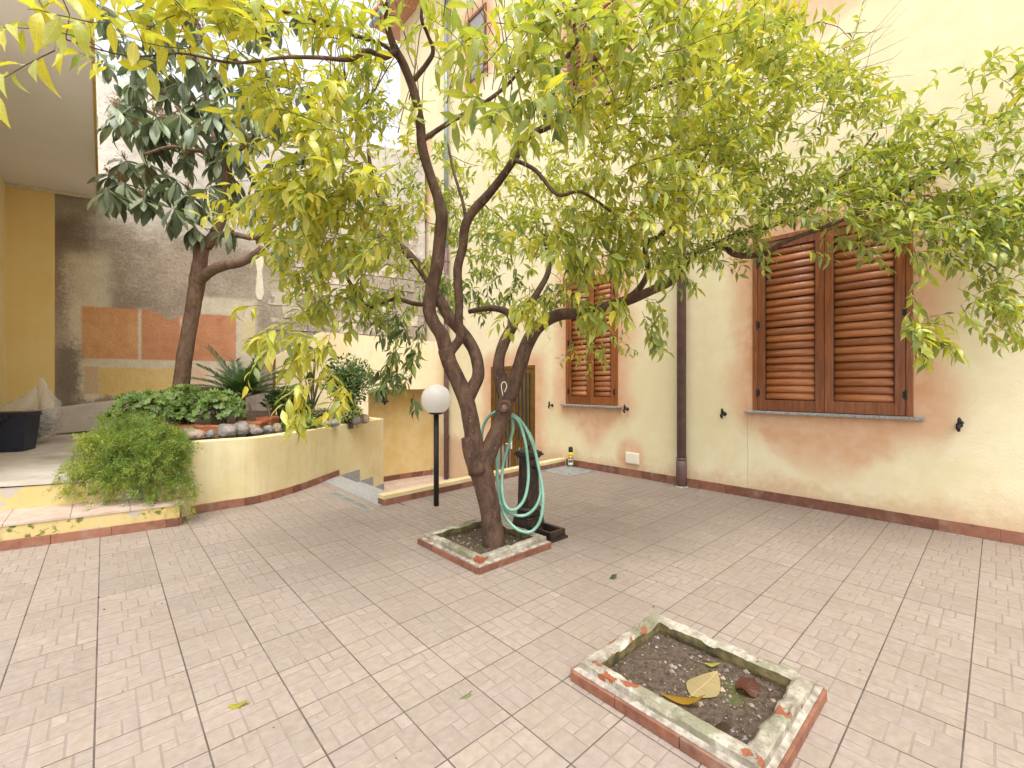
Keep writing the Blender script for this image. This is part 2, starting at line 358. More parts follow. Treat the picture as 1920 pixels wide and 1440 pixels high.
def m_leaf(name, rough=.27, trans=.44, veins=9.0, vein_amt=.30, back=(1.15, 1.15, 1.05), sheen=.75):
    g = NT(name); t = g.attr('tint'); uv = Sk(g, g.n('ShaderNodeUVMap').outputs[0]); u, v, _ = g.xyz(uv); au = (u - .5).abs()
    rib = g.sm(au, .035, .012); side = g.math('SINE', (v * veins * 6.2832) - au * 16.0); sv = g.sm(side, .72, 1.0) * g.sm(au, .5, .05)
    n = g.noise(g.pos(), 28, 4)
    c = g.mix(g.sm(n, .3, .7) * .30, t, g.mix(1.0, t, (.62, .72, .55), 'MULTIPLY'))
    c = g.mix((rib * .55).max(sv * vein_amt), c, g.mix(1.0, t, (1.5, 1.42, 1.35), 'MULTIPLY'))
    bf = Sk(g, g.n('ShaderNodeNewGeometry').outputs['Backfacing']); c = g.mix(bf, c, g.mix(1.0, c, back, 'MULTIPLY'))
    g.put(g.b.inputs['Base Color'], c); g.b.inputs['Roughness'].default_value = rough; g.b.inputs['Specular IOR Level'].default_value = sheen
    h = g.n('ShaderNodeBump'); g.put(h.inputs['Height'], sv + rib * 1.5); h.inputs['Strength'].default_value = .35; h.inputs['Distance'].default_value = .003; h.invert = True
    g.t.links.new(h.outputs[0], g.b.inputs['Normal'])
    tr = g.n('ShaderNodeBsdfTranslucent'); g.put(tr.inputs['Color'], g.mix(1.0, c, (1.2, 1.2, .6), 'MULTIPLY'))
    mx = g.n('ShaderNodeMixShader'); mx.inputs[0].default_value = trans
    g.t.links.new(g.b.outputs[0], mx.inputs[1]); g.t.links.new(tr.outputs[0], mx.inputs[2]); g.t.links.new(mx.outputs[0], g.out.inputs[0])
    return g.m
M['leaf'] = m_leaf('citrus_leaf', .30, .48, sheen=1.0); M['leaf2'] = m_leaf('loquat_leaf', .38, .22, 13.0, .35, (1.3, 1.25, 1.15), .6); M['leaf3'] = m_leaf('garden_leaf', .5, .4, 5, .2)
def m_soil():
    g = NT('garden_soil'); p = g.pos(); n = g.noise(p, 35, 8, .7); c = g.mix(g.sm(n, .3, .7), (.050, .035, .024), (.135, .098, .072)); c = g.mix(g.sm(g.noise(p, 140, 2), .68, .74), c, (.26, .21, .165))
    c = g.mix(g.sm(g.noise(p, 4, 4), .58, .7) * .6, c, (.085, .10, .025)); g.bump(n, .8, .02); return g.done(c, .95, .15)
M['soil'] = m_soil()
def m_rim(seed):
    g = NT('mossy_plaster_rim'); p = g.pos(); x, y, z = g.xyz(p); off = g.n('ShaderNodeVectorMath', operation='ADD'); g.put(off.inputs[0], p); off.inputs[1].default_value = (seed, seed * 2, 0); q = Sk(g, off.outputs[0])
    n = g.noise(q, 7, 8, .68); n2 = g.noise(q, 3.2, 5); n3 = g.noise(q, 40, 6, .7)
    c = g.mix(g.sm(n, .32, .66), (.19, .16, .12), (.46, .42, .345)); c = g.mix(g.sm(n3, .50, .68) * .6, c, (.17, .15, .12))
    moss = g.sm(n2 + (n3 - .5) * .35 + (n - .5) * .3, .46, .60); c = g.mix(moss * .7, c, g.mix(g.sm(n3, .3, .7), (.06, .06, .02), (.19, .19, .10)))
    br = g.sm(g.noise(q, 4.6, 5, .55) + (n3 - .5) * .12, .635, .655); c = g.mix(br, c, (.27, .085, .04))
    g.bump(n + n3 * .6 - br * .8, .7, .015); return g.done(c, .93, .15)
M['rim'] = m_rim(0.0); M['rim2'] = m_rim(5.3)
M['wetwall'] = simple('damp_mossy_plaster', (.15, .115, .045), .8, .6, 14, .6, 40, .01, col2=(.035, .032, .012))
M['rock'] = simple('grey_rock', (.30, .26, .23), .85, .5, 9, .6, 30, .02, col2=(.13, .115, .11)); M['rock2'] = simple('brown_rock', (.36, .28, .20), .85, .5, 9, .6, 30, .02, col2=(.17, .12, .09))
M['bin'] = simple('navy_plastic', (.020, .024, .045), .42, .25, 20, .05); M['bin_lid'] = simple('dark_brown_plastic', (.045, .032, .032), .4, .2, 20, .05)
M['roof'] = m_terra('clay_roof_tile', (.26, .11, .06), (.42, .20, .11)); M['gold'] = simple('ochre_edge_paint', (.62, .42, .11), .8, .3)
# ------------------------------------------------------------------ ground and courtyard floor
MB().box(-60, 60, -60, 60, -1.3, -1.05).obj('ground', M['concrete'], kind='structure')
PA, PB = Vector((2.42, 4.87)), Vector((6.0, 5.15))             # low kerb between the courtyard and the stair well
def kerb_y(x): return PA.y + (PB.y - PA.y) * (x - PA.x) / (PB.x - PA.x)
b = MB()
b.prism([(-5, -5), (6.15, -5), (6.15, kerb_y(6.15)), (2.60, kerb_y(2.6)), (2.60, 9.0), (-5, 9.0)], -1.04, -.0024)
floor = b.obj('courtyard_floor', M['grout'], kind='structure')
TP = .331; TX0, TY0 = 1.295, 2.078; GX, GY = .0056, .0056
STONES = [(0,0,4,5),(4,0,9,3),(9,0,12,2),(9,2,12,7),(4,3,6,5),(6,3,9,7),(0,5,6,8),(0,8,4,12),(4,8,6,12),(6,7,9,12),(9,7,12,12)]
STONES2 = [(0,0,3,4),(3,0,5,4),(5,0,9,4),(9,0,12,6),(0,4,5,7),(5,4,9,6),(5,6,7,12),(7,6,12,9),(7,9,9,12),(9,9,12,12),(0,7,5,10),(0,10,5,12)]
def tile_bm(stones, w, h, rs):
    rr = random.Random(rs); bm = bmesh.new(); lay = bm.loops.layers.float_color.new('tint')
    def q(vs, mi, col):
        f = bm.faces.new([bm.verts.new(v) for v in vs]); f.material_index = mi
        for l in f.loops: l[lay] = (*col, 1)
    zt, zs, zb = 0.0, -.0008, -.013; g2 = .0042; ch = .0012
    x0, x1, y0, y1 = -w/2, w/2, -h/2, h/2
    q([(x0,y0,zs),(x1,y0,zs),(x1,y1,zs),(x0,y1,zs)], 1, (1,1,1))
    for a, c in (((x0,y0),(x1,y0)), ((x1,y0),(x1,y1)), ((x1,y1),(x0,y1)), ((x0,y1),(x0,y0))):
        q([(*a,zb),(*c,zb),(*c,zs),(*a,zs)], 0, (.8,.8,.8))
    for (a, c, d, e) in stones:
        X0 = x0 + a/12*w + (g2 if a > 0 else .0006); X1 = x0 + d/12*w - (g2 if d < 12 else .0006)
        Y0 = y0 + c/12*h + (g2 if c > 0 else .0006); Y1 = y0 + e/12*h - (g2 if e < 12 else .0006)
        k = rr.uniform(.965, 1.04) * (1.06 if (d-a)*(e-c) < 7 else 1.0); col = (k, k * rr.uniform(.985, 1.005), k * rr.uniform(.965, 1.01))
        T = [(X0+ch,Y0+ch,zt),(X1-ch,Y0+ch,zt),(X1-ch,Y1-ch,zt),(X0+ch,Y1-ch,zt)]; B = [(X0,Y0,zs+.0001),(X1,Y0,zs+.0001),(X1,Y1,zs+.0001),(X0,Y1,zs+.0001)]
        q(T, 0, col)
        for i in range(4): j = (i+1) % 4; q([B[i], B[j], T[j], T[i]], 0, col)
    return bm
def bm_mesh(bm, name, mats):
    me = bpy.data.meshes.new(name); bm.to_mesh(me); bm.free()
    for m in mats: me.materials.append(m)
    return me
TM = [M['tile'], M['print_grout']]
TVAR = []
for rot in (0, 1):
    for st in (STONES, STONES2):
        for k in range(2):
            w_, h_ = (TP - GX, TP - GY)
            st2 = [(12 - c, a, 12 - e, d) if False else ((min(12-c, 12-e), a, max(12-c, 12-e), d) if rot else (a, c, d, e)) for (a, c, d, e) in st]
            TVAR.append(tile_bm(st2, w_, h_, len(TVAR)))
TME = [bm_mesh(bmv.copy(), 'tile', TM) for bmv in TVAR]
cells = []
for i in range(-16, 16):
    for j in range(-16, 20):
        cx, cy = TX0 + (i + .5) * TP, TY0 + (j + .5) * TP
        if cx - TP/2 > 6.02 or cy > 8.2 or cx < -4.8 or cy < -4.8: continue
        if cx - TP/2 > 2.5 and cy - TP/2 > kerb_y(cx) + .02: continue
        if cy > 5.9 and cx < -.0 : continue
        if cy - TP/2 > 5.9 + max(0, cx - 1.0) * .75 + .45: continue
        d = cx * CC + cy * SS; lx = cx * SS - cy * CC
        vis = d > .9 and abs(lx / d) < 1.3
        if vis:
            px, py = 960 + lx / d * FPX, 720 + FPX * CH / d
            vis = -60 < px < 1980 and py < 1560
        cells.append((1 / max(d, .3) if vis else -d if d > 0 else -9, cx, cy, (i * 7 + j * 13 + (i * j) % 5) % 8))
cells.sort(key=lambda c: -c[0])
rest = bmesh.new()
for n, (s_, cx, cy, k) in enumerate(cells):
    mw = Matrix.Translation((cx + random.uniform(-.0006, .0006), cy, random.uniform(-.0006, .0004)))
    hx, hy = cx + TP/2, cy + TP/2
    cut = (hx > 2.6 and cy + TP/2 > kerb_y(cx)) or hx > 5.99
    if n < 300 and s_ > 0 and not cut:
        link('tile', TME[k], floor, mw)
    else:
        tb = TVAR[k].copy(); tb.transform(mw)
        if cut:
            pl = []
            if hx > 5.99: pl.append(((5.995, 0, 0), (1, 0, 0)))
            if cy + TP/2 > kerb_y(cx) and hx > 2.6:
                if cx < 2.55 and cy > kerb_y(cx): pl.append(((2.598, 0, 0), (1, 0, 0)))
                else: pl.append(((PA.x, PA.y, 0), (-(PB.y - PA.y), PB.x - PA.x, 0)))
            for pc, pn in pl: bmesh.ops.bisect_plane(tb, geom=tb.verts[:] + tb.edges[:] + tb.faces[:], plane_co=pc, plane_no=Vector(pn).normalized(), clear_outer=True)
            if n < 300 and s_ > 0 and tb.faces:
                link('tile', bm_mesh(tb, 'tile', TM), floor); continue
        if not tb.faces: tb.free(); continue
        tmp = bpy.data.meshes.new('t'); tb.to_mesh(tmp); tb.free(); rest.from_mesh(tmp); bpy.data.meshes.remove(tmp)
o = link('far_tile', bm_mesh(rest, 'far_tile', TM), floor); o['kind'] = 'stuff'
for bmv in TVAR: bmv.free()
# ------------------------------------------------------------------ the house on the right
house = empty('house', (6, 3, 0), 'pale yellow stucco house with brown louvred shutters and pink washed window surrounds', 'house')
def wall_grid(holes, y0, y1, z0, z1, X, depth=.09):
    ys = sorted({y0, y1, *[h[0] for h in holes], *[h[1] for h in holes]}); zs = sorted({z0, z1, *[h[2] for h in holes], *[h[3] for h in holes]})
    m = MB()
    for a, c in zip(ys, ys[1:]):
        for d, e in zip(zs, zs[1:]):
            if any(h[0] <= a and c <= h[1] and h[2] <= d and e <= h[3] for h in holes): continue
            m.add([(X, a, d), (X, a, e), (X, c, e), (X, c, d)], [(0, 1, 2, 3)])
    for (a, c, d, e) in holes:
        D = X + depth
        m.add([(X,a,d),(D,a,d),(D,a,e),(X,a,e)], [(0,1,2,3)]); m.add([(X,c,d),(X,c,e),(D,c,e),(D,c,d)], [(0,1,2,3)])
        m.add([(X,a,e),(D,a,e),(D,c,e),(X,c,e)], [(0,1,2,3)]); m.add([(X,a,d),(X,c,d),(D,c,d),(D,a,d)], [(0,1,2,3)])
        m.add([(D,a,d),(D,c,d),(D,c,e),(D,a,e)], [(0,1,2,3)], 1)
    return m
holes = [BIGW, SMALLW, DOOR, *UPW, TOPW]; HT = 11.2; HY1 = 11.1
m = wall_grid(holes, -6, HY1, -1.04, HT, 6.0)
m.add([(6,HY1,-1.04),(6,HY1,HT),(11,HY1,HT),(11,HY1,-1.04)], [(0,1,2,3)]); m.add([(6,-6,-1.04),(11,-6,-1.04),(11,-6,HT),(6,-6,HT)], [(0,1,2,3)])
m.add([(11,-6,-1.04),(11,HY1,-1.04),(11,HY1,HT),(11,-6,HT)], [(0,1,2,3)])
hwall = m.obj('wall', [M['house'], M['dark']], house)
roof = MB().box(5.35, 11.3, -6.3, HY1 + .45, HT, HT + .12).obj('roof', M['roof'], house)
gm = MB(); gm.tube([(5.36, -6.3, HT + .0), (5.36, HY1 + .45, HT + .0)], .065, 10); gm.obj('gutter', M['pipe_grey'], roof, True)
for k in range(12):
    yy = HY1 + .30 - k * .2
    MB().tube([(5.30, yy, HT + .17), (7.5, yy, HT + .62)], .085, 8).obj('roof_tile', M['roof'], roof, True)
def skirt(parent, a, b, h, L=.40, z=0.0, t=.012, mat='skirt', ofs=0.0, slope=0.0, name='skirting_tile'):
    a = Vector((a[0], a[1], 0)); b = Vector((b[0], b[1], 0)); e = (b - a); D = e.length; e.normalize(); n = Vector((e.y, -e.x, 0)); s = 0.0; first = True
    while s < D - .01:
        l = min((L - ofs) if first and ofs else L, D - s); first = False
        mtx = Matrix.Translation((a + e * (s + l / 2)) + Vector((0, 0, z))) @ Matrix(((e.x, n.x, 0, 0), (e.y, n.y, 0, 0), (0, 0, 1, 0), (0, 0, 0, 1)))
        MB().box(-l/2 + .0018, l/2 - .0018, -.004, t, 0, h + random.uniform(-.0015, .0015), bev=.002, M=mtx).obj(name, M[mat], parent)
        s += l
skirt(hwall, (6.0, 5.13), (6.0, -5.0), .115, .405, .0, ofs=.12)
MB().box(5.9925, 6.02, -5, 5.128, .001, .108).obj('mortar_bed', M['mortar'], hwall)
def shutter(win, name='shutter_window', label=None, slatn=None, sill=True, X=6.0):
    y0, y1, z0, z1 = win; fr = .055
    m = MB()
    m.box(X - .022, X + .05, y0, y0 + fr, z0, z1, bev=.004); m.box(X - .022, X + .05, y1 - fr, y1, z0, z1, bev=.004); m.box(X - .022, X + .05, y0 + fr, y1 - fr, z1 - fr, z1, bev=.004)
    w = m.obj(name, M['wood'], house); tag(w, label)
    yc = (y0 + y1) / 2
    for (a, c, sg) in ((y0 + fr + .003, yc - .002, 1), (yc + .002, y1 - fr - .003, -1)):
        st = .085 if (y1 - y0) > 1.3 else .07; bt = .13; tp = .09; zb, zt = z0 + .006, z1 - fr - .004
        q = MB(); q.box(X - .014, X + .030, a, a + st, zb, zt, bev=.003); q.box(X - .014, X + .030, c - st, c, zb, zt, bev=.003)
        q.box(X - .011, X + .028, a + st, c - st, zb, zb + bt, bev=.003); q.box(X - .011, X + .028, a + st, c - st, zt - tp, zt, bev=.003)
        q.obj('shutter_frame', M['wood'], w)
        MB().box(X + .030, X + .036, a + st * .5, c - st * .5, zb + .05, zt - .04).obj('shutter_back', M['dark'], w)
        za, zz = zb + bt, zt - tp; n = slatn or round((zz - za) / .088); ph = (zz - za) / n
        prof = [(.026, 0.0), (.004, -.002)] + [(-.018 * math.sin(math.pi * (t ** .72)) ** .8 + .005 + .010 * t, ph * .965 * t) for t in (.12, .28, .45, .62, .8, 1.0)] + [(.028, ph * .965)]
        V = []; k = len(prof)
        for yy in (a + st + .002, c - st - .002): V += [(X + p[0], yy, p[1]) for p in prof]
        Fc = [(i, (i + 1) % k, k + (i + 1) % k, k + i) for i in range(k)] + [tuple(range(k))[::-1], tuple(range(k, 2 * k))]
        me = mesh('slat', V, Fc, M['slat_wood'], True)
        for i in range(n): link('slat', me, w, Matrix.Translation((random.uniform(-.0015, .0015), 0, za + i * ph + .004 + random.uniform(-.0018, .0018))) @ Matrix.Rotation(random.gauss(0, .0012), 4, 'X'))
        # black strips where the louvres run into the stiles
        MB().box(X - .0125, X + .01, a + st - .006, a + st + .006, za, zz).box(X - .0125, X + .01, c - st - .006, c - st + .006, za, zz).obj('louvre_end_strip', M['black'], w)
        hy = y0 + fr if sg == 1 else y1 - fr
        for hz in (z0 + .22, (z0 + z1) / 2, z1 - .3): MB().tube([(X - .024, hy, hz - .05), (X - .024, hy, hz + .05)], .010, 8).box(X - .018, X - .012, hy - .028, hy + .028, hz - .035, hz + .035).obj('hinge', M['black'], w)
    if sill: MB().box(X - .075, X + .06, y0 - .085, y1 + .085, z0 - .032, z0, bev=.004).obj('sill', M['granite'], w)
    return w
shutter(BIGW, label='wide pair of closed brown louvred shutters behind hanging leaves')
shutter(SMALLW, label='narrower pair of closed brown louvred shutters above the steel plate')
shutter(UPW[0], label='closed upper floor louvred shutters seen through the leaves')
shutter(UPW[1], label='closed upper floor louvred shutters over the wide ones'); shutter(UPW[2], label='closed upper louvred shutters by the far corner')
# small upper window
y0, y1, z0, z1 = TOPW
w = MB().box(5.97, 6.03, y0, y0 + .06, z0, z1).box(5.97, 6.03, y1 - .06, y1, z0, z1).box(5.97, 6.03, y0 + .06, y1 - .06, z1 - .06, z1).box(5.97, 6.03, y0 + .06, y1 - .06, z0, z0 + .06).obj('casement_window', M['wood'], house)
MB().box(6.0, 6.02, y0 + .06, y1 - .06, z0 + .06, z1 - .06).obj('pane', M['grey_panel'], w); MB().box(5.94, 6.0, y0 - .06, y1 + .06, z0 - .03, z0 - .002).obj('sill', M['granite'], w)
# door with vertical bars
y0, y1, z0, z1 = DOOR; X = 6.03; fr = .06
dr = MB().box(X - .03, X + .03, y0, y0 + fr, z0, z1).box(X - .03, X + .03, y1 - fr, y1, z0, z1).box(X - .03, X + .03, y0 + fr, y1 - fr, z1 - fr, z1).obj('door', M['bronze'], house); yc = y0 + (y1 - y0) * .48
for a, c in ((y0 + fr, yc), (yc, y1 - fr)):
    q = MB(); s_ = .075
    q.box(X - .02, X + .02, a + .002, a + s_, z0 + .01, z1 - fr - .004); q.box(X - .02, X + .02, c - s_, c - .002, z0 + .01, z1 - fr - .004)
    for zb, zt in ((z0 + .01, z0 + .18), (z0 + 1.0, z0 + 1.12), (z1 - fr - .09, z1 - fr - .004)): q.box(X - .018, X + .018, a + s_, c - s_, zb, zt)
    q.obj('door_leaf', M['bronze'], dr)
    MB().box(X - .004, X + .004, a + s_, c - s_, z0 + 1.12, z1 - fr - .09).obj('pane', M['glass'], dr); MB().box(X - .004, X + .004, a + s_, c - s_, z0 + .18, z0 + 1.0).obj('pane', M['grey_panel'], dr)
    nb = 4
    for i in range(nb):
        yy = a + s_ + (i + .5) * (c - a - 2 * s_) / nb
        MB().box(X - .032, X - .008, yy - .014, yy + .014, z0 + .18, z1 - fr - .09, bev=.003).obj('bar', M['bronze'], dr)
MB().box(X - .034, X - .021, yc + .02, yc + .06, z0 + .93, z0 + 1.12, bev=.004).tube([(X - .03, yc + .04, z0 + 1.03), (X - .075, yc + .04, z0 + 1.03), (X - .075, yc + .15, z0 + 1.03)], .010, 8).obj('handle', M['plastic_white'], dr)
# downpipes
def downpipe(y, r, zb, zt, mat, label, joints, X=5.90):
    p = MB().tube([(X, y, zb), (X, y, zt)], r, 18).obj('downpipe', M[mat], house, True); tag(p, label)
    for z in joints: MB().lathe([(r, -.012), (r + .008, -.012), (r + .008, .012), (r, .012)], (X, y, z), 18).box(X, 6.0, y - .01, y + .01, z - .01, z + .01).obj('pipe_clamp', M[mat], p)
    return p
dp = downpipe(2.96, .062, .012, HT - .05, 'pipe', 'brown metal downpipe between the two shuttered windows', (.40, 2.9, 5.4, 8.0))
MB().lathe([(.062, 0), (.070, 0), (.072, .35), (.064, .36)], (5.90, 2.96, .012), 18).obj('pipe_shoe', M['pipe'], dp, True)
MB().lathe([(.06, 0), (.092, .0), (.085, .018), (.06, .022)], (5.90, 2.96, .002), 14).obj('mortar_collar', M['mortar'], dp)
downpipe(8.72, .058, -.79, 4.6, 'pipe', 'brown lower length of the downpipe at the far corner', (.2, 2.2, 4.3)); downpipe(8.72, .052, 4.6, HT - .05, 'pipe_grey', 'zinc grey upper length of the downpipe at the far corner', (6.5, 9.0))
# shutter holders
def hook(y, z):
    h = MB().lathe([(.0, 0), (.026, 0), (.026, .012), (.012, .02)], (0, 0, 0), 12, M=Matrix.Translation((6, y, z)) @ Matrix.Rotation(R(-90), 4, 'Y')).tube([(5.99, y, z), (5.93, y, z), (5.915, y, z + .012)], .010, 8).obj('shutter_holder', M['black'], house, True)
    MB().tube([(5.915, y, z - .055), (5.905, y + .006, z - .02), (5.91, y, z + .01), (5.905, y - .004, z + .05), (5.915, y, z + .075)], [.010, .019, .013, .017, .007], 10, 3).obj('catch', M['black'], h, True)
    MB().lathe([(0, -.016), (.014, -.008), (.016, 0), (.014, .008), (0, .016)], (5.905, y - .02, z + .03), 10).obj('catch_knob', M['black'], h, True)
for (a, c) in ((1036, 760), (1177, 767), (1359, 776), (1799, 797)):
    p = RW(a, c); hook(p.y, p.z)
p = RW(1187, 859); q = MB().box(5.965, 6.0, p.y - .115, p.y + .115, p.z - .085, p.z + .085, bev=.006).obj('junction_box', M['plastic_white'], house); MB().box(5.960, 5.966, p.y - .100, p.y + .100, p.z - .070, p.z + .070, bev=.002).obj('cover', M['plastic_white'], q)
# ------------------------------------------------------------------ stair well, kerb, steps
def m_plain_tile():
    g = NT('plain_floor_tile'); p = g.pos(); n = g.noise(p, 12, 6); return g.bump(n, .15, .003).done(g.mix(g.sm(n, .3, .7), (.42, .30, .24), (.52, .40, .33)), .5, .4)
M['plain_tile'] = m_plain_tile()
FZ = -.80
lf = MB().box(2.6, 6.0, 4.9, 10.6, -1.04, FZ - .006).obj('lower_floor', M['grout'], kind='structure')
pm = mesh('tile', *(lambda q: (q.v, q.f))(MB().box(-.162, .162, -.162, .162, -.012, 0)), M['plain_tile'])
for i in range(8):
    for j in range(14):
        x, y = 3.55 + i * .331, 5.35 + j * .331
        if y < 9.55 and x < 5.9: link('tile', pm, lf, Matrix.Translation((x, y, FZ)))
kerb = empty('kerb_wall', (4.2, 5.0, 0), 'low yellow kerb with terracotta tile front guarding the stair well', 'kerb')
kd = (PB - PA).normalized(); kn = Vector((-kd.y, kd.x)); T_ = .13
kc = [PA, PB, PB + kn * T_, PA + kn * T_]
kw = MB().prism([(p.x, p.y) for p in kc], FZ - .1, .075).obj('wall', M['planter_wall'], kerb)
kc2 = [PA - kd * .004 - kn * .004, PB - kn * .004, PB + kn * (T_ + .004), PA - kd * .004 + kn * (T_ + .004)]
cp = MB().prism([(p.x, p.y) for p in kc2], .0755, .118).obj('cap', M['planter_wall'], kerb)
skirt(kw, (PA.x, PA.y), (PB.x - .02, PB.y), .072, .40); skirt(kw, (PA.x - .001, PA.y + T_), (PA.x - .001, PA.y), .072, .4)
CURVE = [(.43, 5.82), (.77, 5.99), (1.02, 6.0), (1.317, 5.99), (1.655, 6.15), (1.98, 6.36), (2.364, 6.67), (2.69, 6.94), (3.14, 7.22), (3.48, 7.44), (3.80, 7.66)]
CV = [Vector((p.x, p.y)) for p in catmull([Vector((*c, 0)) for c in CURVE], [0] * len(CURVE), 6)[0]]
def curve_y(x):
    for a, b_ in zip(CV, CV[1:]):
        if a.x <= x <= b_.x: return a.y + (b_.y - a.y) * (x - a.x) / (b_.x - a.x)
    return CV[-1].y if x > CV[-1].x else CV[0].y
stairs = empty('granite_stairs', (2.5, 6, 0), 'grey granite stairs going down beside the curved planter wall', 'stairs')
MB().prism([(2.37, kerb_y(2.42) + .0), (2.70, kerb_y(2.6) + .01), (2.70, curve_y(2.70) - .002), (2.37, curve_y(2.37) - .002)], -.05, .006).obj('tread', M['granite'], stairs)
for i, (xa, xb) in enumerate(((2.695, 3.14), (3.14, 3.48), (3.48, 3.80), (3.80, 4.1))):
    z = -.2 * (i + 1)
    if i < 3:
        MB().prism([(xa, kerb_y(xa) + T_), (xb + .02, kerb_y(xb) + T_), (xb + .02, curve_y(xb) - .01), (xa, curve_y(xa) - .01)], FZ - .1, z).obj('tread', M['granite'], stairs)
        a, c = Vector((xa, curve_y(xa))), Vector((xb, curve_y(xb))); e = (c - a).normalized(); n = Vector((e.y, -e.x))
        MB().prism([(a + n * .001)[:], (c + n * .001)[:], (c + n * .016)[:], (a + n * .016)[:]], z - .01, z + .2).obj('riser_skirting', M['granite'], stairs)
MB().prism([(2.66, kerb_y(2.66) + T_), (2.694, kerb_y(2.694) + T_), (2.694, curve_y(2.69)), (2.66, curve_y(2.66))], -.8, -.05).obj('riser', M['granite'], stairs)
dg = empty('drain_grate', (2.22, 5.4, 0), 'long zinc drain grate set in the tiles before the granite step', 'grate')
MB().box(2.155, 2.285, 4.82, 5.95, -.004, .005, bev=.001).obj('grate_plate', M['zinc'], dg)
for k in range(52):
    y = 4.86 + k * .0206
    if k in (17, 18, 35, 36): continue
    MB().box(2.178, 2.262, y, y + .004, .004, .0054).obj('slot', M['dark'], dg)
# ------------------------------------------------------------------ raised planter
pl = empty('raised_planter', (1.8, 6.4, 0), 'curved yellow stucco planter wall full of pots and plants', 'planter')
def ribbon(path, t, z0, z1, cap=True):
    n = len(path); V = []; Fc = []
    for i, p in enumerate(path):
        d = (path[min(i + 1, n - 1)] - path[max(i - 1, 0)]).normalized(); q = p + Vector((-d.y, d.x)) * t
        V += [(p.x, p.y, z0), (p.x, p.y, z1 - .008), (p.x + (q.x - p.x) * .06, p.y + (q.y - p.y) * .06, z1), (q.x, q.y, z1), (q.x, q.y, z0)]
    for i in range(n - 1):
        for k in range(4): Fc.append((i * 5 + k, (i + 1) * 5 + k, (i + 1) * 5 + k + 1, i * 5 + k + 1))
    Fc.append((0, 1, 2, 3, 4)); Fc.append(tuple((n - 1) * 5 + k for k in (4, 3, 2, 1, 0))); return V, Fc
pw = MB(); pw.add(*ribbon(CV, .15, FZ - .1, .79)); pw = pw.obj('wall', M['planter_wall'], pl)
MB().prism([(3.66, 7.70), (3.80, 7.67), (3.82, 8.998), (3.66, 8.998)], FZ - .1, .788).obj('end_wall', M['planter_wall'], pl)
MB().prism([(.32, 6.12), (.44, 6.10), (.40, 9.8), (.25, 9.8)], .0, .70).obj('side_wall', M['concrete'], pl)
V = []; Fc = []; NB = 14; sub = CV[::2]
for i, p in enumerate(sub):
    t = i / (len(sub) - 1); bk = Vector((.3 + t * 3.4, 10.75 - t * 1.76))
    st = p + Vector((-.02 + .0 * t, .12))
    for j in range(NB):
        u = j / (NB - 1); q = st.lerp(bk, u); V.append((q.x, q.y, .70 + .20 * u + .05 * mnoise.noise(Vector((q.x * 3, q.y * 3, 0)))))
for i in range(len(sub) - 1):
    for j in range(NB - 1): Fc.append((i * NB + j, (i + 1) * NB + j, (i + 1) * NB + j + 1, i * NB + j + 1))
MB().add(V, Fc).obj('soil', M['soil'], pl, True)
# skirting tiles that follow the curve
s = 0; k0 = 3; L_ = [0]
for a, c in zip(CV, CV[1:]): L_.append(L_[-1] + (c - a).length)
def at_len(l):
    for i in range(len(CV) - 1):
        if L_[i] <= l <= L_[i + 1]: return CV[i].lerp(CV[i + 1], (l - L_[i]) / (L_[i + 1] - L_[i]))
    return CV[-1]
l = .30
while True:
    step = .36 if l < .55 else .165 if l < 2.0 else .30
    a, c = at_len(l), at_len(l + step)
    if a.x > 2.66: break
    if c.x > 2.69: c = a.lerp(c, (2.69 - a.x) / (c.x - a.x))
    e = (c - a).normalized(); n = Vector((e.y, -e.x)); q = .003
    MB().prism([(a + e * q - n * .03)[:], (c - e * q - n * .03)[:], (c - e * q + n * .02)[:], (a + e * q + n * .02)[:]], 0, .092).obj('skirting_tile', M['skirt'], pw); l += step
# ------------------------------------------------------------------ terrace and steps on the left
ter = empty('terrace_steps', (-.6, 6.0, 0), 'two low yellow plastered steps up to the concrete terrace', 'steps')
def lowy(x): return 5.587 + .1525 * (.54 - x)
def upy(x): return 6.05 + .33 * (.45 - x)
MB().prism([(-5, lowy(-5)), (.56, lowy(.56)), (.585, 6.10), (.45, 6.10), (-5, upy(-5) + .1)], 0, .205).obj('step_body', M['step_wall'], ter)
x = .60
while x > -3.2:
    xa, xb = x - .415, x
    MB().prism([(xa + .002, lowy(xa) - .008), (xb - .002, lowy(xb) - .008), (xb - .002, min(upy(xb) + .02, 6.12 if xb > .4 else 99)), (xa + .002, upy(xa) + .02)], .2055, .226).obj('tread_tile', M['plain_tile'], ter); x -= .415
stp = MB().prism([(-5, upy(-5)), (.42, upy(.42)), (.42, upy(.42) + .3), (-5, upy(-5) + .3)], .2265, .432).obj('riser', M['step_wall'], ter)
skirt(ter, (-4, lowy(-4) - .002), (.56, lowy(.56) - .002), .085, .41); skirt(ter, (.562, lowy(.56) - .01), (.587, 6.08), .085, .40)
MB().box(.564, .582, 5.62, 5.78, .09, .20).obj('corner_mortar', M['mortar'], ter)
def tz(y): return .437 + max(0, y - 6.2) * .045
V = []; Fc = []; nx, ny = 22, 24
for i in range(nx):
    for j in range(ny):
        x = -5 + 5.46 * i / (nx - 1); ya = upy(x) - .012; y = ya + (12.3 - ya) * j / (ny - 1)
        V.append((x, y, tz(y) + .012 * mnoise.noise(Vector((x * 2, y * 2, 0))) * (j > 0)))
for i in range(nx - 1):
    for j in range(ny - 1): Fc.append((i * ny + j, (i + 1) * ny + j, (i + 1) * ny + j + 1, i * ny + j + 1))
MB().add(V, Fc).obj('terrace', M['concrete'], kind='structure')
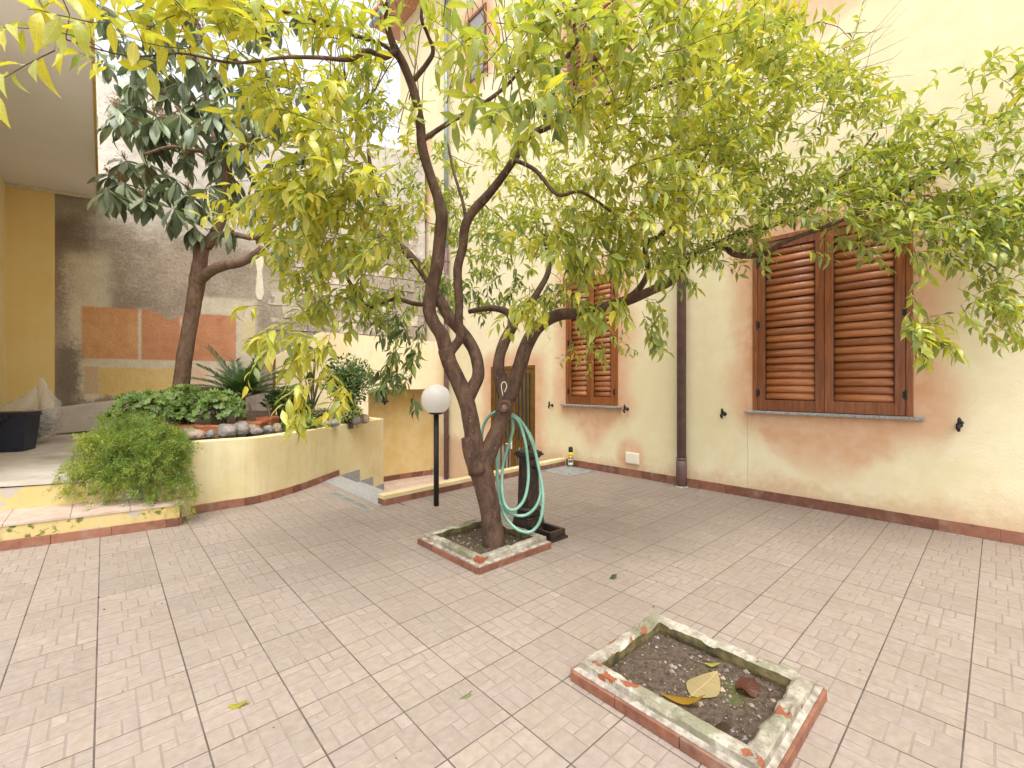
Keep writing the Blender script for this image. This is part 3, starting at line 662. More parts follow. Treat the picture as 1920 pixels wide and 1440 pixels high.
# ------------------------------------------------------------------ old mural wall at the back
ang = -R(13.7)
bw = empty('boundary_wall', BW0, 'old patched plaster wall with faded orange and yellow painted rectangles', 'wall', rz=ang)
sL = BWS(100, 0)[0]
q = MB().box(sL, 7.35, 0, .35, -.5, 7.1)
me = mesh('wall', q.v, q.f, M['mural']); bwall = bpy.data.objects.new('wall', me); COL.objects.link(bwall); bwall.parent = bw
rr = random.Random(3)
s0 = BWS(498, 0)[0]; z = 1.75; row = 0
while z < 4.9:
    h = rr.uniform(.25, .31); s = s0 + (rr.uniform(.0, .35) if row % 2 else rr.uniform(.1, .5)) - (.0 if z < 3.6 else -.3)
    while s < s0 + 3.0:
        l = rr.uniform(.38, .78); pr = rr.uniform(.012, .035)
        bm = bmesh.new(); bmesh.ops.create_cube(bm, size=1); bmesh.ops.subdivide_edges(bm, edges=bm.edges[:], cuts=2, use_grid_fill=True)
        for v in bm.verts:
            v.co = Vector((v.co.x * (l - .02), v.co.y * pr * 2, v.co.z * (h - .022)))
            v.co += Vector((rr.uniform(-.007, .007), rr.uniform(-.006, .006), rr.uniform(-.006, .006)))
        o = bpy.data.objects.new('block', bm_mesh(bm, 'block', [M['block']])); COL.objects.link(o); o.parent = bw; o.location = (s + l / 2, 0, z + h / 2); s += l
    z += h; row += 1
wp = MB(); pts = [BWS(487, y) for y in (470, 490, 510, 530, 550, 562)]
for i, (a, c) in enumerate(pts): pass
V = []; n_ = len(pts)
for i, (a, c) in enumerate(pts): ww = .055 + .02 * math.sin(i * 2.1); V += [(a - ww, -.012, c), (a + ww, -.012, c), (a + ww + .01, 0, c), (a - ww - .01, 0, c)]
Fc = []
for i in range(n_ - 1):
    o_ = i * 4; Fc += [(o_, o_ + 4, o_ + 5, o_ + 1), (o_ + 1, o_ + 5, o_ + 6, o_ + 2), (o_ + 3, o_ + 7, o_ + 4, o_)]
me = mesh('plaster_patch', V, Fc, M['cream']); o = bpy.data.objects.new('plaster_patch', me); COL.objects.link(o); o.parent = bw
# stair parapet and landing in front of it
sp = empty('stair_parapet', (4.2, 9.0, 0), 'pale yellow sloping stair parapet over the ochre recess', 'parapet')
def PY(px, py, Y):
    k = (px - 960) / FPX; return P(px, py, Y / (SS - k * CC))
YB = 9.0; a = PY(517, 668, YB); c = PY(605, 622, YB); zb = 1.31
poly = [(a.x, -.9), (4.12, -.9), (4.12, zb), (5.998, zb), (5.998, c.z - .03), (c.x, c.z), (a.x, a.z)]
V = [(p[0], YB, p[1]) for p in poly] + [(p[0], YB + .16, p[1]) for p in poly]; n_ = len(poly)
MB().add(V, [tuple(range(n_)), tuple(range(n_, 2 * n_))[::-1]] + [((i + 1) % n_, i, n_ + i, n_ + (i + 1) % n_) for i in range(n_)]).obj('parapet_wall', M['parapet'], sp)
MB().box(4.0, 5.998, YB + .16, 10.0, zb + .002, zb + .16).obj('landing', M['alcove'], sp)
arc = catmull([Vector(v) for v in ((3.70, 9.02, 0), (4.05, 9.32, 0), (4.5, 9.44, 0), (5.1, 9.47, 0), (5.6, 9.44, 0), (6.0, 9.40, 0))], [0] * 6, 5)[0]
V = []; Fc = []
for p_ in arc: V += [(p_.x, p_.y, FZ - .05), (p_.x, p_.y, zb + .01)]
for i in range(len(arc) - 1): Fc.append((2 * i, 2 * i + 2, 2 * i + 3, 2 * i + 1))
alc = MB().add(V, Fc).obj('recess_wall', M['alcove'], sp, True)
for i in range(0, len(arc) - 3, 3):
    u, v = arc[i], arc[min(i + 3, len(arc) - 1)]; skirt(alc, (u.x, u.y), (v.x, v.y), .12, 9, FZ)
MB().box(5.93, 5.998, 9.36, 9.40, FZ, FZ + .16).obj('corner_mortar', M['mortar'], sp)
MB().box(a.x - .012, a.x, YB + .0, YB + .16, .8, a.z - .05).obj('edge_strip', M['wood'], sp)
# ------------------------------------------------------------------ house on the left with its balcony
lh = empty('neighbouring_house', (-1.3, 9, 0), 'ochre yellow house wall under a wide beige balcony soffit', 'house')
MB().box(-1.6, -1.24, 6.6, 12.0, 0, 4.839).obj('side_wall', M['pale_yellow'], lh)
q = MB().box(-.2, BWS(103, 0)[0], -.05, -.001, .2, 4.838); o = link('pier_wall', mesh('pier_wall', q.v, q.f, M['ochre']), None); o.parent = lh; o.matrix_parent_inverse = parent_world(lh).inverted(); o.location = BW0; o.rotation_euler = (0, 0, ang)
q = MB().box(-.2, BWS(182, 0)[0], -.07, -.052, 4.78, 4.837); o = link('soffit_trim', mesh('soffit_trim', q.v, q.f, M['cream']), None); o.parent = lh; o.matrix_parent_inverse = parent_world(lh).inverted(); o.location = BW0; o.rotation_euler = (0, 0, ang)
bal = MB().box(-1.6, -.10, 4.9, 11.35, 4.84, 5.05).obj('balcony', M['soffit'], lh)
MB().box(-.0995, -.075, 4.9, 11.2, 4.825, 5.08).obj('edge_trim', M['gold'], bal); MB().box(-.0745, -.06, 8.05, 8.20, 4.80, 4.98).obj('bracket', M['cream'], bal)
# ------------------------------------------------------------------ square tree boxes
def tree_box(x0, x1, y0, y1, rimw, top, label, mat, seed, rimh=.052):
    rr = random.Random(seed)
    t = empty('tree_box', ((x0 + x1) / 2, (y0 + y1) / 2, 0), label, 'planter', 'square tree boxes in the tiles')
    def loop(ins, N=30, jit=.0, fz=1.0):
        out = []; a, b_, c, d = x0 + ins, x1 - ins, y0 + ins, y1 - ins
        for (p, q) in (((a, c), (b_, c)), ((b_, c), (b_, d)), ((b_, d), (a, d)), ((a, d), (a, c))):
            for k in range(N):
                u = k / N; X_ = p[0] + (q[0] - p[0]) * u; Y_ = p[1] + (q[1] - p[1]) * u
                nz = mnoise.noise(Vector((X_ * 11 + seed, Y_ * 11, 1))) + .6 * mnoise.noise(Vector((X_ * 34, Y_ * 34 + seed, 4)))
                cx, cy = (X_ - (x0 + x1) / 2), (Y_ - (y0 + y1) / 2)
                out.append((X_ - cx * nz * jit, Y_ - cy * nz * jit))
        return out
    def ring(loops, closed=False):
        n = len(loops[0]); V = [v for L in loops for v in L]; Fc = []
        for r in range(len(loops) - 1):
            for k in range(n): j = (k + 1) % n; Fc.append((r * n + k, r * n + j, (r + 1) * n + j, (r + 1) * n + k))
        return V, Fc
    def zz(l, z, amp, chip=0):
        out = []
        for (X_, Y_) in l:
            nz = mnoise.noise(Vector((X_ * 7, Y_ * 7, seed))); nf = mnoise.noise(Vector((X_ * 40, Y_ * 40, seed)))
            out.append((X_, Y_, z + amp * nf - (chip if nz > .22 else 0)))
        return out
    # plinth ledge
    MB().add(*ring([zz(loop(.004, jit=.002), .0, 0), zz(loop(.004, jit=.004), rimh, .002), zz(loop(.035, jit=.004), rimh + .014, .004)])).obj('ledge', M['mortar'], t)
    for (a, c) in (((x0, y0), (x1, y0)), ((x1, y0), (x1, y1)), ((x1, y1), (x0, y1)), ((x0, y1), (x0, y0))):
        skirt(t, a, c, rimh - .004, .30, .001, .010, ofs=rr.uniform(.0, .15), name='edging_tile')
    lo, li = .026, rimw
    MB().add(*ring([zz(loop(lo, jit=.006), rimh + .005, .0), zz(loop(lo + .004, jit=.012), top - .006, .003, .012), zz(loop(lo + .014, jit=.012), top, .003, .016), zz(loop((lo + li) / 2 - .01, jit=.008), top + .001, .004, .010), zz(loop((lo + li) / 2 + .02, jit=.008), top, .004, .006), zz(loop(li - .012, jit=.022), top - .001, .004, .010), zz(loop(li, jit=.026), top - .012, .004, .010)])).obj('rim', M[mat], t)
    MB().add(*ring([zz(loop(li + .0, jit=.026), top - .011, .004, .010), zz(loop(li + .004, jit=.015), top - .05, .0), zz(loop(li - .004, jit=.01), .0, 0)])).obj('inner_wall', M['wetwall'], t)
    n = 40; V = []; Fc = []
    for i in range(n):
        for j in range(n):
            X_ = x0 + li - .03 + (x1 - x0 - 2 * li + .06) * i / (n - 1); Y_ = y0 + li - .03 + (y1 - y0 - 2 * li + .06) * j / (n - 1)
            V.append((X_, Y_, .026 + .010 * mnoise.noise(Vector((X_ * 6, Y_ * 6, 3))) + .006 * mnoise.noise(Vector((X_ * 30, Y_ * 30, 3)))))
    for i in range(n - 1):
        for j in range(n - 1): Fc.append((i * n + j, (i + 1) * n + j, (i + 1) * n + j + 1, i * n + j + 1))
    MB().add(V, Fc).obj('soil', M['soil'], t, True)
    g = MB()
    for k in range(420):
        X_ = rr.uniform(x0 + li, x1 - li); Y_ = rr.uniform(y0 + li, y1 - li); r_ = rr.choice((.002, .003, .003, .004, .004, .006, .006, .009, .014)) * rr.uniform(.7, 1.2); zc = .028
        V = [(X_ + r_ * rr.uniform(.6, 1.3) * a, Y_ + r_ * rr.uniform(.6, 1.3) * b_, zc + r_ * .7 * c) for a, b_, c in ((1,0,0),(-1,0,0),(0,1,0),(0,-1,0),(0,0,1.2),(0,0,-.8))]
        g.add(V, [(0,2,4),(2,1,4),(1,3,4),(3,0,4),(2,0,5),(1,2,5),(3,1,5),(0,3,5)], rr.randrange(3))
    o = g.obj('soil_crumbs', [M['rock'], M['rock2'], M['soil']], t); o['kind'] = 'stuff'
    return t
tree_box(2.07, 2.87, 2.63, 3.50, .10, .105, 'mossy square box of soil around the citrus tree trunk', 'rim', 1.7)
tree_box(1.665, 2.41, .53, 1.39, .10, .094, 'empty square soil box with chipped mossy rim and dead leaves', 'rim2', 4.2)
# ------------------------------------------------------------------ cast iron fountain
fx, fy = 3.06, 3.10
ft = empty('cast_iron_fountain', (fx, fy, 0), 'dark rusty cast iron fountain post behind the citrus tree', 'fountain')
def sq(m, w, z0, z1, bev=.006, w2=None): m.box(fx - w/2, fx + w/2, fy - w/2, fy + w/2, z0, z1, bev=bev); return m
def taper(m, w0, z0, w1, z1):
    V = [(fx + sx * w / 2, fy + sy * w / 2, z) for w, z in ((w0, z0), (w1, z1)) for sx, sy in ((-1,-1),(1,-1),(1,1),(-1,1))]
    return m.add(V, [(0,3,2,1),(4,5,6,7)] + [(i, (i+1) % 4, 4 + (i+1) % 4, 4 + i) for i in range(4)])
b_ = MB(); sq(b_, .25, .0, .03); taper(b_, .235, .031, .205, .13); sq(b_, .215, .131, .15); sq(b_, .165, .151, .20); b_.obj('base', M['iron'], ft)
b_ = MB(); b_.lathe([(.07, .2), (.118, .205), (.128, .222), (.118, .24), (.07, .245)], (fx, fy, 0), 20); b_.obj('base_moulding', M['iron'], ft, True)
b_ = MB(); taper(b_, .150, .246, .132, .70); b_.obj('shaft', M['iron'], ft)
for ax in range(4):
    a = ax * math.pi / 2; mt = Matrix.Translation((fx, fy, 0)) @ Matrix.Rotation(a, 4, 'Z')
    MB().box(.062, .0745, -.060, -.042, .27, .68, M=mt, bev=.002).box(.062, .0745, .042, .060, .27, .68, M=mt, bev=.002).box(.062, .0745, -.042, .042, .64, .68, M=mt, bev=.002).obj('shaft_panel_frame', M['iron'], ft)
b_ = MB(); taper(b_, .135, .701, .185, .735); sq(b_, .215, .736, .756, .005); sq(b_, .19, .7565, .772, .004); taper(b_, .17, .7725, .07, .800); b_.obj('capital', M['iron'], ft)
MB().lathe([(.0, 0), (.022, .0), (.015, .012), (.033, .028), (.035, .042), (.022, .060), (.008, .070), (.0, .078)], (fx, fy, .80), 16).obj('finial', M['iron'], ft, True)
MB().tube([(fx, fy - .06, .62), (fx, fy - .12, .62), (fx, fy - .13, .60)], .012, 8).obj('spout', M['iron'], ft, True)
MB().box(fx + .06, fx + .12, fy - .01, fy + .01, .665, .675).obj('tap_handle', simple('red_tap', (.25, .03, .02), .5), ft)
b_ = MB(); ya, yb, xa, xb = fy - .40, fy - .128, fx - .12, fx + .12
for k, (e, z0, z1) in enumerate(((.0, .0, .022), (.012, .022, .032), (.018, .032, .085))):
    b_.box(xa + e, xa + e + .03, ya + e, yb, z0, z1); b_.box(xb - e - .03, xb - e, ya + e, yb, z0, z1); b_.box(xa + e + .03, xb - e - .03, ya + e, ya + e + .03, z0, z1)
b_.box(xa + .03, xb - .03, ya + .03, yb, .001, .014); b_.obj('drip_tray', M['iron'], ft)
# ------------------------------------------------------------------ lamp post with opal globe
q = F(818, 948); lp = empty('globe_lamp', q, 'black post lamp with large white globe behind the citrus tree', 'lamp')
MB().tube([(q.x, q.y, -.002), (q.x, q.y, 1.085)], .031, 16).obj('post', M['black'], lp, True)
MB().lathe([(.0, 1.07), (.045, 1.07), (.085, 1.082), (.088, 1.10), (.0, 1.10)], (q.x, q.y, 0), 24).obj('collar', M['black'], lp, True)
gr = .176; MB().lathe([(.0, -gr)] + [(gr * math.cos(t), gr * math.sin(t)) for t in np.linspace(-1.15, 1.5, 22)] + [(.0, gr)], (q.x, q.y, 1.085 + gr * .94), 36).obj('globe', M['globe'], lp, True)
# wall lantern under the parapet
q = PY(716, 745, 9.36); q.z -= .02
ln = empty('wall_lantern', (q.x, 9.40, q.z), 'small black lantern on a bracket on the ochre recess wall', 'lantern')
MB().box(q.x - .05, q.x + .05, 9.385, 9.44, q.z - .02, q.z + .16, bev=.01).tube([(q.x, 9.39, q.z + .12), (q.x, 9.33, q.z + .16), (q.x, 9.25, q.z + .14), (q.x, 9.22, q.z + .09)], .012, 8, 3).lathe([(0, 0), (.035, .02), (.02, .05), (.0, .07)], (q.x - .02, 9.33, q.z + .12), 10).obj('bracket', M['black'], ln)
for k in range(6): a = k * math.pi / 3; MB().tube([(q.x + .035 * math.cos(a), 9.22 + .035 * math.sin(a), q.z + .07), (q.x + .078 * math.cos(a), 9.22 + .078 * math.sin(a), q.z - .06)], .006, 6).obj('cage_bar', M['black'], ln)
MB().lathe([(.0, .10), (.02, .10), (.045, .075), (.045, .065), (.0, .065)], (q.x, 9.22, q.z), 12).obj('top', M['black'], ln); MB().lathe([(.0, -.155), (.012, -.15), (.016, -.13), (.035, -.10), (.090, -.072), (.092, -.058), (.0, -.058)], (q.x, 9.22, q.z), 12).obj('bowl', M['black'], ln)
MB().lathe([(0, -.055), (.06, -.055), (.03, .06), (0, .06)], (q.x, 9.22, q.z), 12).obj('glass', M['glass'], ln)
# steel plate, spray can
sp2 = MB().box(5.30, 5.94, 4.46, 5.08, .0005, .008, bev=.002).obj('steel_cover', M['steel'], None, label='grey checkered steel cover plate in the floor corner', cat='cover plate')
MB().box(5.40, 5.44, 4.55, 4.60, .0075, .0088).obj('finger_hole', M['dark'], sp2)
for i in range(14):
    for j in range(13):
        mt = Matrix.Translation((5.335 + i * .044, 4.49 + j * .0455, .0082)) @ Matrix.Rotation(R(45 if (i + j) % 2 else -45), 4, 'Z')
        MB_T = MB().box(-.011, .011, -.003, .003, -.0005, .0012, M=mt)
        if i == 0 and j == 0: tr = MB()
        tr.add(MB_T.v, MB_T.f)
o = tr.obj('tread_pattern', M['steel'], sp2); o['kind'] = 'stuff'
q = F(1070, 877.5); cr = .043
can = empty('spray_can', (q.x, q.y, .0095), 'yellow and black aerosol spray can standing on the steel plate', 'spray can')
M['can_grey'] = simple('can_grey', (.48, .47, .42), .35, .1, 8, 0, metal=.2); M['can_yel'] = simple('can_yellow', (.72, .60, .04), .35, .05, 8, 0); M['can_green'] = simple('can_green', (.06, .13, .05), .35, .2, 8, 0); M['can_red'] = simple('can_red', (.55, .06, .03), .35, .1, 8, 0)
MB().lathe([(0, .0), (cr, .0), (cr + .002, .006), (cr, .012), (cr, .145), (0, .145)], (q.x, q.y, .0095), 20).obj('body', M['can_grey'], can, True)
MB().lathe([(0, .1451), (cr, .1451), (cr, .255), (cr - .004, .262), (0, .262)], (q.x, q.y, .0095), 20).obj('label_band', M['can_yel'], can, True)
MB().lathe([(cr + .0006, .018), (cr + .001, .018), (cr + .001, .05), (cr + .0006, .05)], (q.x, q.y, .0095), 20).obj('lower_band', M['can_green'], can)
f_ = Vector((-q.x, -q.y, 0)).normalized(); ang_ = math.atan2(f_.y, f_.x)
def patch(name, a0, a1, z0, z1, mat, r=None, sl_=0.0):
    r = r or cr + .0012; V = []; Fc = []; n = 8
    for i in range(n + 1):
        a = ang_ + a0 + (a1 - a0) * i / n; V += [(q.x + r * math.cos(a), q.y + r * math.sin(a), .0095 + z0 + sl_ * i / n), (q.x + r * math.cos(a), q.y + r * math.sin(a), .0095 + z1 + sl_ * i / n)]
    for i in range(n): Fc.append((2*i, 2*i+2, 2*i+3, 2*i+1))
    MB().add(V, Fc).obj(name, M[mat], can)
patch('label_panel', -.6, .6, .165, .225, 'can_red'); patch('label_panel', -.45, .45, .18, .208, 'plastic_white', cr + .0018); patch('label_panel', -1.0, .9, .085, .130, 'can_green', sl_=.012); patch('label_panel', -.7, .7, .06, .078, 'plastic_white')
MB().lathe([(0, .2625), (.036, .2625), (.039, .272), (.037, .335), (.026, .352), (0, .355)], (q.x, q.y, .0095), 18).obj('cap', M['black'], can, True)
# ------------------------------------------------------------------ hose on the tree
hz = MB(); D = 4.04
def hp(l): return [P(a, c, D + e) for a, c, e in l]
path = [(955,782,0),(940,771,.02),(922,776,.02),(908,795,.03),(903,825,.05),(908,870,.06),(920,920,.06),(938,945,.05),(958,963,.03),(985,966,.02),(1006,948,.02),(1015,915,.02),(1010,875,.02),(998,830,.01),(982,797,.0),(966,780,.0),(952,777,.02),(940,790,.04),(933,830,.06),(932,880,.06),(938,940,.05),(950,972,.03),(972,994,-.01),(995,997,.0),(1012,978,.0),(1018,945,.0),(1017,915,.01),(1008,868,.02),(998,825,.02),(984,800,.02),(966,784,.02),(956,779,.0),(972,790,-.01),(984,825,-.02),(990,870,-.02),(990,905,-.02),(982,938,-.02),(964,956,-.02),(948,948,.0),(941,915,.02),(944,865,.03),(956,828,.02),(962,800,.02),(958,780,.02),(948,772,.03)]
hz.tube(hp([(a, c, e - (.13 * min(1, max(0, (c - 880) / 80)))) for a, c, e in path]), .0138, 10, 5); hz.obj('garden_hose', M['hose'], None, True, label='green garden hose looped over the citrus tree fork', cat='hose')
# ------------------------------------------------------------------ leaf kit
def leaf_geom(rows=7, wid=.19, fold=.25, curl=.25, peak=.42, wave=0.0, pleat=0.0, half=1, npl=9, tipp=1.0, seed=0, twist=0.0):
    V = []; U = []; rr = random.Random(seed); nc = 2 * half + 1
    for i in range(rows):
        t = i / (rows - 1); w = wid * (math.sin(math.pi * t ** (math.log(.5) / math.log(peak))) ** tipp) if 0 < t < 1 else .004
        bx = math.sin(curl * t * 1.6) / (curl * 1.6) if curl else t; bz = -(1 - math.cos(curl * t * 1.6)) / (curl * 1.6) if curl else 0
        for k in range(nc):
            s = (k - half) / half; y = s * w
            z = bz + fold * abs(y) + wave * math.sin(t * 9 + seed) * abs(s) * wid + pleat * math.cos(t * npl * 6.283 - abs(s) * 2.5) * (abs(s) * (1.2 - abs(s))) * wid
            a = twist * t; V.append((bx, y * math.cos(a) - 0 * z, z + y * math.sin(a))); U.append((.5 + s * .5 * (w / wid), t))
    Fc = []
    for i in range(rows - 1):
        for k in range(nc - 1): Fc.append((i * nc + k, i * nc + k + 1, (i + 1) * nc + k + 1, (i + 1) * nc + k))
    return np.array(V), Fc, np.array(U)
def disc_leaf(lobes=7, n=21, cup=.25, seed=0):
    rr = random.Random(seed); V = [(0, 0, 0)]; U = [(.5, 0)]
    for ring, q in ((.55, .5), (1.0, 1.0)):
        for k in range(n):
            a = 2 * math.pi * k / n; r_ = ring * .5 * (1 + .15 * math.sin(lobes * a) * q + rr.uniform(-.05, .05)); c = 0.0 if abs(a - math.pi) > .35 else -.5 * ring * .35
            V.append((.35 + (r_ + c) * math.cos(a), (r_) * math.sin(a), cup * ring ** 2 * .35 * (1 + 1.1 * math.sin(lobes * a + seed)) + rr.uniform(-.03, .03))); U.append((.5 + .5 * math.sin(a) * ring, .5 + .5 * math.cos(a) * ring))
    Fc = [(0, 1 + k, 1 + (k + 1) % n) for k in range(n)] + [(1 + k, 1 + n + k, 1 + n + (k + 1) % n, 1 + (k + 1) % n) for k in range(n)]
    return np.array(V), Fc, np.array(U)
def basis(d, up):
    x = d / (np.linalg.norm(d) + 1e-9); z = up - x * np.dot(up, x); nz = np.linalg.norm(z)
    if nz < 1e-5: z = np.cross(x, [1, 0, .3]); nz = np.linalg.norm(z)
    z = z / nz; y = np.cross(z, x); return np.stack([x, y, z], axis=1)
def set_attrs(me, uv_pv, tint_pv):
    a = me.color_attributes.new('tint', 'FLOAT_COLOR', 'POINT'); c = np.ones((len(tint_pv), 4), np.float32); c[:, :3] = tint_pv; a.data.foreach_set('color', c.ravel())
    li = np.zeros(len(me.loops), np.int32); me.loops.foreach_get('vertex_index', li)
    uvl = me.uv_layers.new(name='UVMap'); uvl.data.foreach_set('uv', np.asarray(uv_pv, np.float32)[li].ravel())
    me.polygons.foreach_set('use_smooth', np.ones(len(me.polygons), bool))
def leaf_mesh(name, var, tint, mat):
    V, Fc, U = var; me = mesh(name, V, Fc, mat); set_attrs(me, U, np.repeat(np.array([tint]), len(V), 0)); return me
def leaf_stuff(name, variants, inst, palette, mat, parent):
    Vs = []; Fs = []; Us = []; Ts = []; o = 0
    for (vi, B, loc, sc, ti) in inst:
        V, Fc, U = variants[vi]; Vs.append((V * sc) @ B.T + loc); Us.append(U); Ts.append(np.repeat(np.array([palette[ti]]), len(V), 0)); Fs += [tuple(i + o for i in f) for f in Fc]; o += len(V)
    me = bpy.data.meshes.new(name); me.from_pydata(np.concatenate(Vs).tolist(), [], Fs); me.materials.append(mat); set_attrs(me, np.concatenate(Us), np.concatenate(Ts))
    ob = link(name, me, parent); ob['kind'] = 'stuff'; return ob
def leaf_parts(variants, inst, palette, mat, parent, name='leaf'):
    cache = {}
    for (vi, B, loc, sc, ti) in inst:
        if (vi, ti) not in cache: cache[vi, ti] = leaf_mesh(name, variants[vi], palette[ti], mat)
        mw = Matrix.Translation(Vector(loc)) @ Matrix([[*B[0], 0], [*B[1], 0], [*B[2], 0], [0, 0, 0, 1]]) @ Matrix.Scale(sc, 4)
        link(name, cache[vi, ti], parent, mw)
def cam_size(inst):
    lx = inst[2]; d = lx[0] * CC + lx[1] * SS; x = lx[0] * SS - lx[1] * CC
    if d < .3: return 0
    px, py = 960 + x / d * FPX, 720 - (lx[2] - CH) / d * FPX
    return inst[3] / d if -40 < px < 1960 and -40 < py < 1480 else 0
def split_leaves(inst, n=300):
    s = sorted(inst, key=lambda i: -cam_size(i)); return s[:n], s[n:]
def lerp_palette(stops, n):
    out = []; k = len(stops) - 1
    for i in range(n):
        t = i / (n - 1) * k; a = min(int(t), k - 1); f = t - a; out.append(tuple(stops[a][j] * (1 - f) + stops[a + 1][j] * f for j in range(3)))
    return out
class Skel:
    def __init__(s): s.p = []; s.r = []
    def limb(s, pts, parent, mat, sides=14, res=5, jit=.065, name='limb'):
        q = [P(a, b_, d) for a, b_, d, w in pts]; r_ = [w * .5 * d / FPX for a, b_, d, w in pts]
        m = MB(); m.tube(q, r_, sides, res, True, jit); o = m.obj(name, mat, parent, True)
        cp, cr_ = catmull(q, r_, 6); s.p += [np.array(v) for v in cp]; s.r += cr_; return o
def connect(skel, bases, rad0, rad1, sides=5, sag=.0, rs=1):
    """thin twigs that tie every sprig to the nearest wood already there"""
    rr = random.Random(rs); m = MB(); Pn = np.array(skel.p); Rn = np.array(skel.r)
    todo = sorted(range(len(bases)), key=lambda i: np.min(np.linalg.norm(Pn - bases[i], axis=1)))
    for i in todo:
        b_ = bases[i]; dd = np.linalg.norm(Pn - b_, axis=1); k = int(np.argmin(dd)); a = Pn[k]; L = dd[k]
        if L < .01: continue
        mid = (a + b_) / 2 + rng.normal(0, .07 * L, 3) + np.array([0, 0, sag * L]); q1 = a * .7 + mid * .3 + rng.normal(0, .03 * L, 3); r0 = min(Rn[k] * .75, rad0 + rad1 * L)
        pts = [a, q1, mid, mid * .45 + b_ * .55 + rng.normal(0, .03 * L, 3), b_]; m.tube([Vector(p) for p in pts], [r0, r0 * .9, r0 * .75, r0 * .6, max(r0 * .45, .0014)], sides, 2, False)
        cp, cr_ = catmull([Vector(p) for p in pts], [r0, r0 * .9, r0 * .75, r0 * .6, r0 * .45], 2)
        Pn = np.concatenate([Pn, np.array(cp[2:])]); Rn = np.concatenate([Rn, np.array(cr_[2:])])
    return m
# ------------------------------------------------------------------ the citrus tree
tree = empty('citrus_tree', P(925, 1022, 3.88), 'spreading citrus tree with yellow green leaves growing in a square soil box', 'tree')
sk = Skel(); BK = M['bark']
sk.limb([(927,1040,3.88,58),(926,1024,3.88,44),(923,990,3.88,38),(918,950,3.88,37),(909,910,3.88,40),(902,880,3.88,46),(897,855,3.87,48)], tree, BK, 18, name='trunk')
sk.limb([(900,885,3.87,44),(891,850,3.86,38),(887,815,3.85,33),(880,775,3.84,31),(872,745,3.84,31),(858,712,3.83,30),(842,678,3.82,30),(836,655,3.82,29)], tree, BK)
sk.limb([(838,662,3.82,27),(828,628,3.80,26),(813,605,3.79,25),(805,582,3.78,25),(808,550,3.77,23),(819,500,3.75,24),(825,445,3.72,23),(828,402,3.68,23),(818,362,3.64,19),(803,318,3.60,18),(791,272,3.54,18),(788,232,3.50,17),(776,172,3.42,16),(757,122,3.34,16),(741,92,3.28,15),(728,55,3.2,12),(722,0,3.05,9),(716,-90,2.9,5)], tree, BK)
sk.limb([(836,668,3.82,20),(850,652,3.81,18),(863,632,3.80,17),(860,600,3.79,16),(861,562,3.78,15),(858,505,3.76,17),(868,462,3.73,16),(872,425,3.70,18),(888,395,3.66,18),(918,362,3.60,16),(950,320,3.52,14),(975,280,3.46,14),(991,255,3.42,14),(1030,236,3.38,13),(1070,216,3.32,11),(1090,180,3.25,8),(1110,140,3.18,7),(1120,60,3.0,5)], tree, BK)
sk.limb([(874,752,3.86,28),(886,728,3.90,26),(897,700,3.94,23),(890,660,4.0,23),(868,625,4.06,23),(846,600,4.12,22),(826,565,4.2,22),(806,528,4.3,18),(780,492,4.4,16),(745,458,4.5,15),(715,445,4.58,13),(690,430,4.66,11),(668,380,4.75,8)], tree, BK)
sk.limb([(903,878,3.88,40),(920,838,3.88,33),(938,795,3.89,29),(946,765,3.90,32),(952,742,3.91,31)], tree, BK)
sk.limb([(948,750,3.92,26),(936,705,3.96,23),(936,672,4.0,21),(946,640,4.04,21),(962,606,4.10,19),(950,585,4.18,14),(920,578,4.3,11),(880,584,4.45,9)], tree, BK)
sk.limb([(962,606,4.10,18),(985,580,4.2,15),(1010,545,4.3,12),(1030,500,4.4,10),(1020,440,4.5,8)], tree, BK)
sk.limb([(953,748,3.91,31),(972,695,3.90,28),(990,642,3.90,26),(1015,607,3.91,24),(1050,590,3.93,22),(1090,588,3.96,20),(1130,577,4.0,21),(1180,562,4.06,19),(1225,543,4.12,17),(1262,524,4.16,17),(1285,492,4.2,16),(1312,470,4.2,14),(1350,458,4.18,12),(1380,478,4.12,11),(1430,476,4.05,10),(1480,450,3.98,8),(1560,420,3.9,7),(1680,370,3.8,6),(1800,300,3.7,4)], tree, BK)
sk.limb([(1345,458,4.18,11),(1380,440,4.18,9),(1420,432,4.15,8),(1500,400,4.1,7),(1580,330,4.1,5),(1640,250,4.1,4)], tree, BK)
sk.limb([(1150,572,4.02,16),(1190,550,4.0,13),(1215,510,3.95,11),(1210,460,3.9,9),(1240,440,3.85,9),(1268,412,3.8,8),(1288,360,3.75,6),(1330,280,3.7,5)], tree, BK)
sk.limb([(742,96,3.28,12),(718,108,3.2,10),(690,95,3.1,9),(655,112,2.95,8),(600,108,2.75,7),(530,108,2.55,6),(440,118,2.35,5),(340,100,2.2,4),(240,105,2.1,3),(110,70,2.0,2.5)], tree, BK, 8)
sk.limb([(757,122,3.34,9),(720,85,3.3,7),(650,62,3.2,7),(560,30,3.0,6),(440,5,2.8,5),(330,20,2.7,3)], tree, BK, 8)
sk.limb([(776,150,3.4,10),(800,120,3.36,9),(812,95,3.3,8),(800,60,3.2,7),(790,30,3.1,6),(800,-40,3.0,4)], tree, BK, 8)
sk.limb([(788,266,3.53,10),(845,228,3.5,9),(905,195,3.5,8),(960,150,3.4,6),(1000,90,3.2,5)], tree, BK, 8)
sk.limb([(1024,238,3.38,9),(1022,200,3.36,9),(1030,160,3.3,8),(1060,110,3.2,8),(1105,40,3.05,7),(1150,-40,2.9,5)], tree, BK, 8)
sk.limb([(966,300,3.46,8),(1005,320,3.45,8),(1045,365,3.4,7),(1090,360,3.35,6),(1150,400,3.3,5)], tree, BK, 8)
